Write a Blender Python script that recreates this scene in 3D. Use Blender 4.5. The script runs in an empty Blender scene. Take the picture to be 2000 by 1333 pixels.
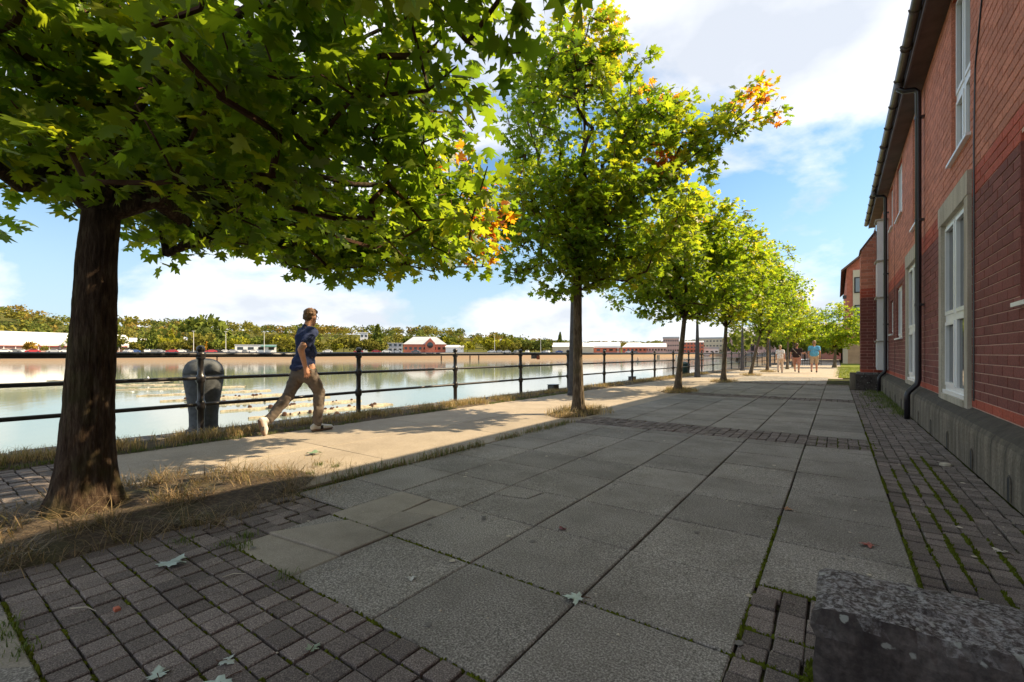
import bpy, bmesh, math, random
import numpy as np
from mathutils import Vector, Matrix, noise

# ------------------------------------------------------------------ camera, sky, sun, exposure
SC = bpy.context.scene
COL = SC.collection
R = math.radians
YAW = math.atan(635 / 889)
CAM_H = 1.1
cam = bpy.data.cameras.new('camera')
cam.lens = 16.0; cam.sensor_width = 36.0; cam.shift_y = 0.01175
cam.clip_start = 0.05; cam.clip_end = 6000
cam_o = bpy.data.objects.new('camera', cam); COL.objects.link(cam_o)
cam_o.location = (0, 0, CAM_H); cam_o.rotation_euler = (R(90), 0, YAW)
SC.camera = cam_o

SUN_EL, SUN_AZ = R(42.0), math.atan2(0.73, 0.69)      # azimuth measured from +Y towards +X
SUN_DIR = Vector((math.sin(SUN_AZ) * math.cos(SUN_EL), math.cos(SUN_AZ) * math.cos(SUN_EL), math.sin(SUN_EL)))
sl = bpy.data.lights.new('sun', 'SUN'); sl.energy = 4.1; sl.angle = R(0.55); sl.color = (1.0, 0.79, 0.51)
so = bpy.data.objects.new('sun', sl); COL.objects.link(so)
so.rotation_euler = SUN_DIR.to_track_quat('Z', 'Y').to_euler(); so.location = (20, 20, 40)

world = bpy.data.worlds.new('World'); SC.world = world; world.use_nodes = True
wn, wl = world.node_tree.nodes, world.node_tree.links
wn.clear()
w_out = wn.new('ShaderNodeOutputWorld'); w_bg = wn.new('ShaderNodeBackground'); w_bg.inputs[1].default_value = 0.15
sky = wn.new('ShaderNodeTexSky'); sky.sky_type = 'NISHITA'; sky.sun_disc = False
sky.sun_elevation = SUN_EL; sky.sun_rotation = SUN_AZ; sky.air_density = 1.0; sky.dust_density = 0.6; sky.ozone_density = 1.6
tc = wn.new('ShaderNodeTexCoord')
sep = wn.new('ShaderNodeSeparateXYZ'); wl.new(tc.outputs['Generated'], sep.inputs[0])
mz = wn.new('ShaderNodeMath'); mz.operation = 'MAXIMUM'; wl.new(sep.outputs[2], mz.inputs[0]); mz.inputs[1].default_value = 0.0
az = wn.new('ShaderNodeMath'); az.operation = 'ADD'; wl.new(mz.outputs[0], az.inputs[0]); az.inputs[1].default_value = 0.75
dv = wn.new('ShaderNodeVectorMath'); dv.operation = 'SCALE'
iv = wn.new('ShaderNodeMath'); iv.operation = 'DIVIDE'; iv.inputs[0].default_value = 1.0; wl.new(az.outputs[0], iv.inputs[1])
wl.new(tc.outputs['Generated'], dv.inputs[0]); wl.new(iv.outputs[0], dv.inputs['Scale'])
mp = wn.new('ShaderNodeMapping'); wl.new(dv.outputs[0], mp.inputs[0]); mp.inputs['Location'].default_value = (16.07, -7.7, 6.3); mp.inputs['Scale'].default_value = (1, 1, 2.0)
cn = wn.new('ShaderNodeTexNoise'); cn.inputs['Scale'].default_value = 1.7; cn.inputs['Detail'].default_value = 9.0
cn.inputs['Roughness'].default_value = 0.56; cn.inputs['Distortion'].default_value = 0.25
wl.new(mp.outputs[0], cn.inputs[0])
cr = wn.new('ShaderNodeValToRGB'); cr.color_ramp.elements[0].position = 0.455; cr.color_ramp.elements[1].position = 0.545
cr.color_ramp.elements[0].color = (0, 0, 0, 1); cr.color_ramp.elements[1].color = (1, 1, 1, 1)
wl.new(cn.outputs[0], cr.inputs[0])
cm = wn.new('ShaderNodeMath'); cm.operation = 'MULTIPLY'; cm.inputs[1].default_value = 0.92; wl.new(cr.outputs[0], cm.inputs[0])
tint = wn.new('ShaderNodeMixRGB'); tint.blend_type = 'MULTIPLY'; tint.inputs[0].default_value = 1.0
wl.new(sky.outputs[0], tint.inputs[1]); tint.inputs[2].default_value = (0.42, 0.52, 0.54, 1)
# pale summer haze low in the sky, the same all round
hz = wn.new('ShaderNodeValToRGB'); hz.color_ramp.elements[0].position = 0.0; hz.color_ramp.elements[1].position = 0.38
hz.color_ramp.elements[0].color = (0.8, 0.8, 0.8, 1); hz.color_ramp.elements[1].color = (0, 0, 0, 1); hz.color_ramp.interpolation = 'EASE'
wl.new(mz.outputs[0], hz.inputs[0])
hm = wn.new('ShaderNodeMixRGB'); wl.new(hz.outputs[0], hm.inputs[0]); wl.new(tint.outputs[0], hm.inputs[1]); hm.inputs[2].default_value = (1.75, 2.2, 2.6, 1)
mx = wn.new('ShaderNodeMixRGB'); wl.new(cm.outputs[0], mx.inputs[0]); wl.new(hm.outputs[0], mx.inputs[1])
cs = wn.new('ShaderNodeTexNoise'); cs.inputs['Scale'].default_value = 4.2; cs.inputs['Detail'].default_value = 6.0; wl.new(mp.outputs[0], cs.inputs[0])
csr = wn.new('ShaderNodeValToRGB'); csr.color_ramp.elements[0].position = 0.38; csr.color_ramp.elements[1].position = 0.56
csr.color_ramp.elements[0].color = (2.35, 2.47, 2.7, 1); csr.color_ramp.elements[1].color = (3.4, 3.42, 3.5, 1)
wl.new(cs.outputs[0], csr.inputs[0]); wl.new(csr.outputs[0], mx.inputs[2])
wl.new(mx.outputs[0], w_bg.inputs[0]); wl.new(w_bg.outputs[0], w_out.inputs[0])

SC.view_settings.view_transform = 'Standard'; SC.view_settings.look = 'None'
SC.view_settings.exposure = 1.27; SC.view_settings.gamma = 1.0; SC.view_settings.use_curve_mapping = False
SC.cycles.use_denoising = True; SC.cycles.max_bounces = 8; SC.cycles.transparent_max_bounces = 6
SC.cycles.sample_clamp_indirect = 6.0

# ------------------------------------------------------------------ helpers
rng = random.Random(7)
nr = np.random.default_rng(11)
F = 889.0; SI, CO = math.sin(YAW), math.cos(YAW)
def fb(u, t):                       # plan position at bearing u (survey units) and depth t
    l = (u - 1000) / F * t
    return (-SI * t + CO * l, CO * t + SI * l)

def link(o, parent=None):
    COL.objects.link(o)
    if parent is not None: o.parent = parent
    return o
def obj(name, me, parent=None, loc=(0, 0, 0), rot=(0, 0, 0), scale=(1, 1, 1)):
    o = bpy.data.objects.new(name, me)
    link(o, parent); o.location = loc; o.rotation_euler = rot; o.scale = scale
    return o
def thing(name, label, cat, loc=(0, 0, 0), rz=0, group=None):
    o = bpy.data.objects.new(name, None); COL.objects.link(o)
    o.empty_display_size = 0.2
    o.location = loc; o.rotation_euler = (0, 0, rz); tag(o, label, cat, group)
    return o
def tag(o, label, cat, group=None):
    o['label'] = label; o['category'] = cat
    if group: o['group'] = group
    return o
def structure(o): o['kind'] = 'structure'; return o
def stuff(o): o['kind'] = 'stuff'; return o
def copy_tree(o, parent=None):
    c = o.copy(); COL.objects.link(c); c.parent = parent
    for ch in list(o.children): copy_tree(ch, c)
    return c

class MB:
    def __init__(s): s.v = []; s.f = []; s.m = []
    def add(s, vs, fs, m=0):
        b = len(s.v); s.v += [tuple(p) for p in vs]; s.f += [tuple(i + b for i in f) for f in fs]; s.m += [m] * len(fs); return s
    def box(s, x0, x1, y0, y1, z0, z1, m=0):
        return s.add([(x0, y0, z0), (x1, y0, z0), (x1, y1, z0), (x0, y1, z0), (x0, y0, z1), (x1, y0, z1), (x1, y1, z1), (x0, y1, z1)],
                     [(0, 3, 2, 1), (4, 5, 6, 7), (0, 1, 5, 4), (1, 2, 6, 5), (2, 3, 7, 6), (3, 0, 4, 7)], m)
    def cbox(s, x0, x1, y0, y1, z0, z1, c, m=0):          # box with chamfered top edges
        return s.add([(x0, y0, z0), (x1, y0, z0), (x1, y1, z0), (x0, y1, z0), (x0, y0, z1 - c), (x1, y0, z1 - c), (x1, y1, z1 - c), (x0, y1, z1 - c),
                      (x0 + c, y0 + c, z1), (x1 - c, y0 + c, z1), (x1 - c, y1 - c, z1), (x0 + c, y1 - c, z1)],
                     [(0, 1, 5, 4), (1, 2, 6, 5), (2, 3, 7, 6), (3, 0, 4, 7), (4, 5, 9, 8), (5, 6, 10, 9), (6, 7, 11, 10), (7, 4, 8, 11), (8, 9, 10, 11)], m)
    def prism(s, pts, z0, z1, m=0):                        # pts counter-clockwise in plan
        n = len(pts); vs = [(p[0], p[1], z0) for p in pts] + [(p[0], p[1], z1) for p in pts]
        fs = [tuple(range(n - 1, -1, -1)), tuple(range(n, 2 * n))] + [(i, (i + 1) % n, n + (i + 1) % n, n + i) for i in range(n)]
        return s.add(vs, fs, m)
    def profile_y(s, prof, y0, y1, m=0):                   # closed profile in (x,z) pushed along y
        n = len(prof); vs = [(p[0], y0, p[1]) for p in prof] + [(p[0], y1, p[1]) for p in prof]
        fs = [tuple(range(n)), tuple(range(2 * n - 1, n - 1, -1))] + [(i, n + i, n + (i + 1) % n, (i + 1) % n) for i in range(n)]
        return s.add(vs, fs, m)
    def tube(s, path, rad, n=8, m=0, cap=True):
        P = [Vector(p) for p in path]
        if not isinstance(rad, (list, tuple)): rad = [rad] * len(P)
        vs, fs = [], []; u = None
        for i, p in enumerate(P):
            d = (P[min(i + 1, len(P) - 1)] - P[max(i - 1, 0)])
            d = d.normalized() if d.length > 1e-9 else Vector((0, 0, 1))
            if u is None: u = d.orthogonal().normalized()
            else:
                u = u - d * u.dot(d); u = u.normalized() if u.length > 1e-6 else d.orthogonal().normalized()
            w = d.cross(u)
            for k in range(n):
                a = 2 * math.pi * k / n; vs.append(p + (u * math.cos(a) + w * math.sin(a)) * rad[i])
        for i in range(len(P) - 1):
            for k in range(n):
                a, b = i * n + k, i * n + (k + 1) % n
                fs.append((a, b, b + n, a + n))
        if cap:
            fs.append(tuple(range(n - 1, -1, -1))); fs.append(tuple(range((len(P) - 1) * n, len(P) * n)))
        return s.add(vs, fs, m)
    def lathe(s, prof, n=16, c=(0, 0, 0), m=0):            # prof: (r,z)
        vs = [(c[0] + r * math.cos(2 * math.pi * k / n), c[1] + r * math.sin(2 * math.pi * k / n), c[2] + z) for r, z in prof for k in range(n)]
        fs = [(i * n + k, i * n + (k + 1) % n, (i + 1) * n + (k + 1) % n, (i + 1) * n + k) for i in range(len(prof) - 1) for k in range(n)]
        fs += [tuple(range(n - 1, -1, -1)), tuple(range((len(prof) - 1) * n, len(prof) * n))]
        return s.add(vs, fs, m)
    def mesh(s, name, mats, smooth=False):
        me = bpy.data.meshes.new(name); me.from_pydata(s.v, [], s.f)
        for m in (mats if isinstance(mats, (list, tuple)) else [mats]): me.materials.append(m)
        if any(s.m): me.polygons.foreach_set('material_index', s.m)
        if smooth: me.polygons.foreach_set('use_smooth', [True] * len(me.polygons))
        me.update(); return me

def mesh_np(name, V, T, mat, col=None, smooth=False):
    V = np.ascontiguousarray(V, np.float32); T = np.ascontiguousarray(T, np.int32)
    me = bpy.data.meshes.new(name); k = T.shape[1]
    me.vertices.add(len(V)); me.vertices.foreach_set('co', V.ravel())
    me.loops.add(T.size); me.loops.foreach_set('vertex_index', T.ravel())
    me.polygons.add(len(T)); me.polygons.foreach_set('loop_start', np.arange(0, T.size, k, dtype=np.int32))
    me.update(calc_edges=True)
    if smooth: me.polygons.foreach_set('use_smooth', np.ones(len(T), bool))
    if col is not None: set_col(me, col)
    me.materials.append(mat); return me
def set_col(me, col):
    a = me.attributes.new('tint', 'FLOAT_COLOR', 'POINT')
    c = np.ones((len(me.vertices), 4), np.float32); c[:, :3] = col
    a.data.foreach_set('color', c.ravel())

# ------------------------------------------------------------------ materials
def nodes(name):
    m = bpy.data.materials.new(name); m.use_nodes = True
    nt = m.node_tree; return m, nt.nodes, nt.links, nt.nodes['Principled BSDF']
def N(n, t, **k):
    x = n.new(t)
    for a, b in k.items():
        if a in x.inputs.keys(): x.inputs[a].default_value = b
        else: setattr(x, a, b)
    return x
def noise_node(n, l, co, scale, detail=4, rough=0.55):
    x = n.new('ShaderNodeTexNoise'); x.inputs['Scale'].default_value = scale; x.inputs['Detail'].default_value = detail
    x.inputs['Roughness'].default_value = rough; l.new(co, x.inputs['Vector']); return x.outputs[0]
def ramp(n, l, fac, stops):
    r = n.new('ShaderNodeValToRGB'); e = r.color_ramp.elements
    while len(e) < len(stops): e.new(0.5)
    for i, (p, c) in enumerate(stops):
        e[i].position = p; e[i].color = (*c, 1) if len(c) == 3 else c
    l.new(fac, r.inputs[0]); return r.outputs[0]
def mix(n, l, fac, a, b, mode='MIX'):
    x = n.new('ShaderNodeMixRGB'); x.blend_type = mode
    for i, v in enumerate((fac, a, b)):
        if hasattr(v, 'links'): l.new(v, x.inputs[i])
        elif i == 0: x.inputs[0].default_value = v
        else: x.inputs[i].default_value = (*v, 1)
    return x.outputs[0]
def bump(n, l, h, p, strength=0.4, dist=0.01):
    b = n.new('ShaderNodeBump'); b.inputs['Strength'].default_value = strength; b.inputs['Distance'].default_value = dist
    l.new(h, b.inputs['Height']); l.new(b.outputs[0], p.inputs['Normal'])
def pos(n): return n.new('ShaderNodeNewGeometry').outputs['Position']
def gray(v): return (v, v, v)

def mat_plain(name, c, rough=0.6, metal=0.0, var=0.12, scale=6.0, spec=0.5):
    m, n, l, p = nodes(name)
    co = n.new('ShaderNodeTexCoord').outputs['Object']
    f = noise_node(n, l, co, scale, 5)
    a = tuple(x * (1 - var) for x in c); b = tuple(min(1, x * (1 + var)) for x in c)
    l.new(ramp(n, l, f, [(0.3, a), (0.7, b)]), p.inputs['Base Color'])
    p.inputs['Roughness'].default_value = rough; p.inputs['Metallic'].default_value = metal; p.inputs['Specular IOR Level'].default_value = spec
    return m

def mat_speckle(name, lo, mid, hi, grain=170.0, rnd=0.22, stain=0.55, stain_c=(0.10, 0.088, 0.07), bumpd=0.002, use_tint=False):
    """weathered concrete: aggregate speckle, soft stains, one shade per piece"""
    m, n, l, p = nodes(name)
    co = pos(n)
    g = noise_node(n, l, co, grain, 3, 0.7)
    c = ramp(n, l, g, [(0.33, lo), (0.5, mid), (0.68, hi)])
    st = noise_node(n, l, co, 1.9, 7, 0.62)
    sf = ramp(n, l, st, [(0.42, gray(0)), (0.72, gray(stain))])
    c = mix(n, l, sf, c, stain_c)
    lt = noise_node(n, l, co, 26.0, 4, 0.6)
    lf = ramp(n, l, lt, [(0.66, gray(0)), (0.74, gray(0.30))])
    c = mix(n, l, lf, c, hi)
    if use_tint:
        a = n.new('ShaderNodeAttribute'); a.attribute_name = 'tint'; c = mix(n, l, 1.0, c, a.outputs['Color'], 'MULTIPLY')
    oi = n.new('ShaderNodeObjectInfo')
    mr = n.new('ShaderNodeMapRange'); mr.inputs['To Min'].default_value = 1 - rnd; mr.inputs['To Max'].default_value = 1 + rnd
    l.new(oi.outputs['Random'], mr.inputs[0])
    c = mix(n, l, 1.0, c, mr.outputs[0], 'MULTIPLY')
    l.new(c, p.inputs['Base Color']); p.inputs['Roughness'].default_value = 0.9; p.inputs['Specular IOR Level'].default_value = 0.25
    bump(n, l, g, p, 0.7, bumpd)
    return m

M = {}
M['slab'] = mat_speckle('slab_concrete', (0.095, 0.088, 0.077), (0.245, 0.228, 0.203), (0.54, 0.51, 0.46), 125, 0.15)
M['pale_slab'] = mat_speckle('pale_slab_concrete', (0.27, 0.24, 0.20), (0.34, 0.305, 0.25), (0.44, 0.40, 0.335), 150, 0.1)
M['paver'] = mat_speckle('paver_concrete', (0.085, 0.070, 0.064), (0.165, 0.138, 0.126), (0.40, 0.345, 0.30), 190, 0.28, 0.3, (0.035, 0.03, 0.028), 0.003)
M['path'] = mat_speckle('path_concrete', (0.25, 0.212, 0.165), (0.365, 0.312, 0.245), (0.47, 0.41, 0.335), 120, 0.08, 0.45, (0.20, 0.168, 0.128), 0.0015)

def mat_joint():
    m, n, l, p = nodes('joint_soil_and_moss')
    co = pos(n)
    a = noise_node(n, l, co, 2.3, 6, 0.6); b = noise_node(n, l, co, 60, 4)
    soil = ramp(n, l, b, [(0.3, (0.012, 0.010, 0.008)), (0.7, (0.045, 0.037, 0.026))])
    moss = ramp(n, l, b, [(0.3, (0.025, 0.034, 0.005)), (0.7, (0.095, 0.115, 0.014))])
    f = ramp(n, l, a, [(0.47, gray(0)), (0.56, gray(1))])
    l.new(mix(n, l, f, soil, moss), p.inputs['Base Color']); p.inputs['Roughness'].default_value = 1.0; p.inputs['Specular IOR Level'].default_value = 0.1
    bump(n, l, b, p, 0.8, 0.01); return m
M['joint'] = mat_joint()
def mat_soil():
    m, n, l, p = nodes('dry_soil')
    co = pos(n); b = noise_node(n, l, co, 30, 7, 0.65); a = noise_node(n, l, co, 3, 5)
    c = ramp(n, l, b, [(0.3, (0.035, 0.024, 0.015)), (0.55, (0.10, 0.072, 0.045)), (0.75, (0.21, 0.16, 0.095))])
    g = ramp(n, l, a, [(0.5, gray(0)), (0.65, gray(0.5))])
    l.new(mix(n, l, g, c, (0.07, 0.075, 0.02)), p.inputs['Base Color']); p.inputs['Roughness'].default_value = 1.0
    bump(n, l, b, p, 0.9, 0.03); return m
M['soil'] = mat_soil()
M['moss'] = mat_plain('moss', (0.085, 0.105, 0.010), 1.0, 0, 0.55, 40, 0.1)

def mat_brick(name, c):
    m, n, l, p = nodes(name)
    co = pos(n)
    a = n.new('ShaderNodeAttribute'); a.attribute_name = 'tint'
    g = noise_node(n, l, co, 55, 6, 0.7); big = noise_node(n, l, co, 1.1, 5)
    col = mix(n, l, 1.0, ramp(n, l, g, [(0.28, tuple(x * 0.6 for x in c)), (0.52, c), (0.75, tuple(min(1, x * 1.5) for x in c))]), a.outputs['Color'], 'MULTIPLY')
    col = mix(n, l, ramp(n, l, big, [(0.45, gray(0)), (0.7, gray(0.25))]), col, tuple(x * 0.55 for x in c))
    l.new(col, p.inputs['Base Color']); p.inputs['Roughness'].default_value = 0.8; p.inputs['Specular IOR Level'].default_value = 0.3
    bump(n, l, g, p, 0.55, 0.004); return m
M['brick_dark'] = mat_brick('brick_dark', (0.235, 0.075, 0.060))
M['brick_band'] = mat_brick('brick_band', (0.46, 0.10, 0.06))
M['brick_red'] = mat_brick('brick_red', (0.57, 0.215, 0.135))
M['mortar'] = mat_plain('mortar', (0.62, 0.40, 0.33), 0.95, 0, 0.2, 30, 0.2)
M['brick_far'] = mat_plain('brick_far', (0.50, 0.165, 0.105), 0.9, 0, 0.2, 3, 0.2)

def mat_stone(name, lo, hi, dark, streak=True, lichen=False, top_dirt=False):
    m, n, l, p = nodes(name)
    co = pos(n)
    g = noise_node(n, l, co, 45, 7, 0.7)
    c = ramp(n, l, g, [(0.3, lo), (0.7, hi)])
    mpn = n.new('ShaderNodeMapping'); mpn.inputs['Scale'].default_value = (9, 9, 0.9 if streak else 6); l.new(co, mpn.inputs[0])
    s = noise_node(n, l, mpn.outputs[0], 1.0, 6, 0.65)
    c = mix(n, l, ramp(n, l, s, [(0.40, gray(0)), (0.66, gray(0.85))]), c, dark)
    if top_dirt:                                             # soot and algae settled on the sloping shoulder
        gd = n.new('ShaderNodeNewGeometry'); sd_ = n.new('ShaderNodeSeparateXYZ'); l.new(gd.outputs['Normal'], sd_.inputs[0])
        c = mix(n, l, ramp(n, l, sd_.outputs[2], [(0.12, gray(0)), (0.6, gray(0.8))]), c, (0.06, 0.055, 0.048))
    if lichen:
        v = n.new('ShaderNodeTexVoronoi'); v.inputs['Scale'].default_value = 17; l.new(co, v.inputs['Vector'])
        k = noise_node(n, l, co, 22, 5)
        ad = n.new('ShaderNodeMath'); ad.operation = 'ADD'; l.new(v.outputs['Distance'], ad.inputs[0]); l.new(k, ad.inputs[1])
        c = mix(n, l, ramp(n, l, ad.outputs[0], [(0.62, gray(0.75)), (0.68, gray(0))]), c, (0.36, 0.37, 0.33))
        gm = n.new('ShaderNodeNewGeometry'); sx = n.new('ShaderNodeSeparateXYZ'); l.new(gm.outputs['Normal'], sx.inputs[0])
        wt = noise_node(n, l, co, 70, 5, 0.75)
        f1 = ramp(n, l, wt, [(0.44, gray(0)), (0.62, gray(0.85))])
        f2 = n.new('ShaderNodeMath'); f2.operation = 'MULTIPLY'; l.new(f1, f2.inputs[0])
        l.new(ramp(n, l, sx.outputs[2], [(0.6, gray(0)), (0.95, gray(1))]), f2.inputs[1])
        c = mix(n, l, f2.outputs[0], c, (0.42, 0.41, 0.41))
    l.new(c, p.inputs['Base Color']); p.inputs['Roughness'].default_value = 0.92; p.inputs['Specular IOR Level'].default_value = 0.2
    bump(n, l, g, p, 0.8, 0.008); return m
M['plinth'] = mat_stone('plinth_concrete', (0.16, 0.135, 0.105), (0.33, 0.285, 0.225), (0.06, 0.052, 0.045), top_dirt=True)
M['block'] = mat_stone('block_concrete', (0.05, 0.042, 0.04), (0.15, 0.128, 0.115), (0.026, 0.021, 0.021), False, True)
M['surround'] = mat_stone('surround_stone', (0.47, 0.42, 0.335), (0.64, 0.585, 0.48), (0.36, 0.315, 0.25))
M['coping'] = mat_stone('coping_stone', (0.13, 0.115, 0.10), (0.27, 0.245, 0.21), (0.09, 0.08, 0.07))
M['upvc'] = mat_plain('white_plastic', (0.88, 0.88, 0.87), 0.35, 0, 0.04, 5)
M['white'] = mat_plain('white_paint', (0.78, 0.77, 0.75), 0.6, 0, 0.06, 0.5)
M['black'] = mat_plain('black_paint', (0.018, 0.016, 0.017), 0.32, 0, 0.4, 20, 0.6)
M['pipe'] = mat_plain('black_plastic', (0.020, 0.018, 0.024), 0.28, 0, 0.3, 5, 0.6)
M['gutter'] = mat_plain('brown_gutter_plastic', (0.085, 0.062, 0.048), 0.4, 0, 0.35, 9, 0.5)
M['fascia'] = mat_plain('fascia_paint', (0.11, 0.085, 0.085), 0.5, 0, 0.3, 6)
M['soffit'] = mat_plain('soffit_board', (0.085, 0.050, 0.042), 0.6, 0, 0.35, 4)
M['roof'] = mat_plain('roof_tile', (0.16, 0.085, 0.06), 0.85, 0, 0.3, 9)
M['grey_iron'] = mat_plain('grey_iron', (0.095, 0.104, 0.113), 0.8, 0, 0.3, 14, 0.25)
M['lamp_paint'] = mat_plain('lamp_paint', (0.085, 0.085, 0.095), 0.45, 0, 0.3, 8, 0.4)
M['rubber'] = mat_plain('dark_rubber', (0.02, 0.02, 0.02), 0.7)
M['mud'] = mat_stone('mud_bank', (0.19, 0.125, 0.075), (0.32, 0.22, 0.135), (0.22, 0.155, 0.095), False)
M['sand'] = mat_stone('silty_timber', (0.42, 0.35, 0.235), (0.60, 0.53, 0.39), (0.22, 0.19, 0.12), False)
M['tarmac'] = mat_plain('tarmac', (0.16, 0.15, 0.135), 0.9, 0, 0.15, 0.5)

def mat_glass(name, c=(0.025, 0.03, 0.033)):
    m, n, l, p = nodes(name)
    p.inputs['Base Color'].default_value = (*c, 1); p.inputs['Roughness'].default_value = 0.02; p.inputs['Specular IOR Level'].default_value = 0.9
    return m
M['glass'] = mat_glass('window_glass')
M['glass_curtain'] = mat_glass('curtained_glass', (0.20, 0.21, 0.215))

def mat_bark(name, lo, mid, hi):
    m, n, l, p = nodes(name)
    co = n.new('ShaderNodeTexCoord').outputs['Object']
    mpn = n.new('ShaderNodeMapping'); mpn.inputs['Scale'].default_value = (42, 42, 7); l.new(co, mpn.inputs[0])
    a = noise_node(n, l, mpn.outputs[0], 1.0, 7, 0.7); b = noise_node(n, l, co, 3.0, 5)
    c = ramp(n, l, a, [(0.32, lo), (0.5, mid), (0.68, hi)])
    c = mix(n, l, ramp(n, l, b, [(0.5, gray(0)), (0.66, gray(0.55))]), c, (0.075, 0.075, 0.028))
    l.new(c, p.inputs['Base Color']); p.inputs['Roughness'].default_value = 0.95; p.inputs['Specular IOR Level'].default_value = 0.15
    bump(n, l, a, p, 1.0, 0.02); return m
M['bark'] = mat_bark('maple_bark', (0.016, 0.010, 0.007), (0.055, 0.036, 0.024), (0.125, 0.092, 0.062))
M['lit_bark'] = mat_bark('lit_maple_bark', (0.045, 0.034, 0.024), (0.14, 0.108, 0.076), (0.27, 0.22, 0.16))  # lighter bark for the slimmer maples, sunlight on their trunks put into the colour
M['twig'] = mat_plain('twig_bark', (0.085, 0.045, 0.030), 0.9, 0, 0.3, 10, 0.2)

def mat_leaf(name, trans=0.5, tscale=(1.9, 1.7, 0.7)):
    m, n, l, p = nodes(name)
    a = n.new('ShaderNodeAttribute'); a.attribute_name = 'tint'
    l.new(a.outputs['Color'], p.inputs['Base Color']); p.inputs['Roughness'].default_value = 0.42; p.inputs['Specular IOR Level'].default_value = 0.35
    tr = n.new('ShaderNodeBsdfTranslucent')
    l.new(mix(n, l, 1.0, a.outputs['Color'], tscale, 'MULTIPLY'), tr.inputs[0])
    ms = n.new('ShaderNodeMixShader'); ms.inputs[0].default_value = trans
    l.new(p.outputs[0], ms.inputs[1]); l.new(tr.outputs[0], ms.inputs[2])
    l.new(ms.outputs[0], n['Material Output'].inputs[0]); return m
M['leaf'] = mat_leaf('maple_leaf', 0.60, (2.7, 2.6, 1.05))
M['dry_leaf'] = mat_leaf('dry_leaf', 0.0)
M['blade'] = mat_leaf('grass_blade', 0.35, (1.3, 1.2, 0.9))

def mat_far_leaf(name):
    m, n, l, p = nodes(name)
    a = n.new('ShaderNodeAttribute'); a.attribute_name = 'tint'
    oi = n.new('ShaderNodeObjectInfo')
    c = mix(n, l, 1.0, a.outputs['Color'], oi.outputs['Color'], 'MULTIPLY')
    l.new(c, p.inputs['Base Color']); p.inputs['Roughness'].default_value = 0.8; p.inputs['Specular IOR Level'].default_value = 0.1
    tr = n.new('ShaderNodeBsdfTranslucent'); l.new(c, tr.inputs[0])
    ms = n.new('ShaderNodeMixShader'); ms.inputs[0].default_value = 0.25
    l.new(p.outputs[0], ms.inputs[1]); l.new(tr.outputs[0], ms.inputs[2]); l.new(ms.outputs[0], n['Material Output'].inputs[0])
    return m
M['far_leaf'] = mat_far_leaf('far_foliage')
def mat_grassland(name, lo, hi, sc=4.0):
    m, n, l, p = nodes(name)
    co = pos(n); a = noise_node(n, l, co, sc, 8, 0.65)
    l.new(ramp(n, l, a, [(0.3, lo), (0.7, hi)]), p.inputs['Base Color']); p.inputs['Roughness'].default_value = 1.0; p.inputs['Specular IOR Level'].default_value = 0.1
    bump(n, l, a, p, 0.8, 0.05); return m
M['lawn'] = mat_grassland('lawn_grass', (0.10, 0.13, 0.018), (0.21, 0.235, 0.04), 9)
M['scrub'] = mat_grassland('hill_scrub', (0.055, 0.065, 0.015), (0.13, 0.12, 0.03), 0.08)

def mat_water():
    m, n, l, p = nodes('river_water')
    co = pos(n)
    mpn = n.new('ShaderNodeMapping'); mpn.inputs['Scale'].default_value = (1.0, 1.0, 1.0); mpn.inputs['Rotation'].default_value = (0, 0, YAW); l.new(co, mpn.inputs[0])
    mp2 = n.new('ShaderNodeMapping'); mp2.inputs['Scale'].default_value = (0.35, 1.0, 1.0); l.new(mpn.outputs[0], mp2.inputs[0])
    a = noise_node(n, l, mp2.outputs[0], 1.6, 4, 0.55)
    b = noise_node(n, l, mp2.outputs[0], 0.06, 3, 0.5)
    l.new(ramp(n, l, b, [(0.35, (0.17, 0.215, 0.17)), (0.65, (0.24, 0.285, 0.235))]), p.inputs['Base Color'])
    p.inputs['Roughness'].default_value = 0.06; p.inputs['IOR'].default_value = 1.33
    bump(n, l, a, p, 0.26, 0.02); return m
M['water'] = mat_water()

# ------------------------------------------------------------------ lay of the land
SK = 0.035                                   # the waterfront is skewed two degrees to the building
def wx(base, y): return base + SK * y
WATER_Z = -1.5
def sheet(name, pts, z, mat):
    me = bpy.data.meshes.new(name); me.from_pydata([(x, y, z) for x, y in pts], [], [tuple(range(len(pts)))]); me.materials.append(mat)
    return structure(obj(name, me))
sheet('river', [(-2500, -2500), (2500, -2500), (2500, 3000), (-2500, 3000)], WATER_Z, M['water'])
QX = -7.45
# promenade ground as one solid slab of land with a quay face
def land(name, pts, z0, z1, mats):
    mb = MB(); mb.prism(pts, z0, z1); return structure(obj(name, mb.mesh(name, mats)))
land('ground', [(wx(QX + 0.06, -400), -400), (900, -400), (900, 110), (wx(QX + 0.06, 110), 110)], -4.0, -0.022, M['joint'])

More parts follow.
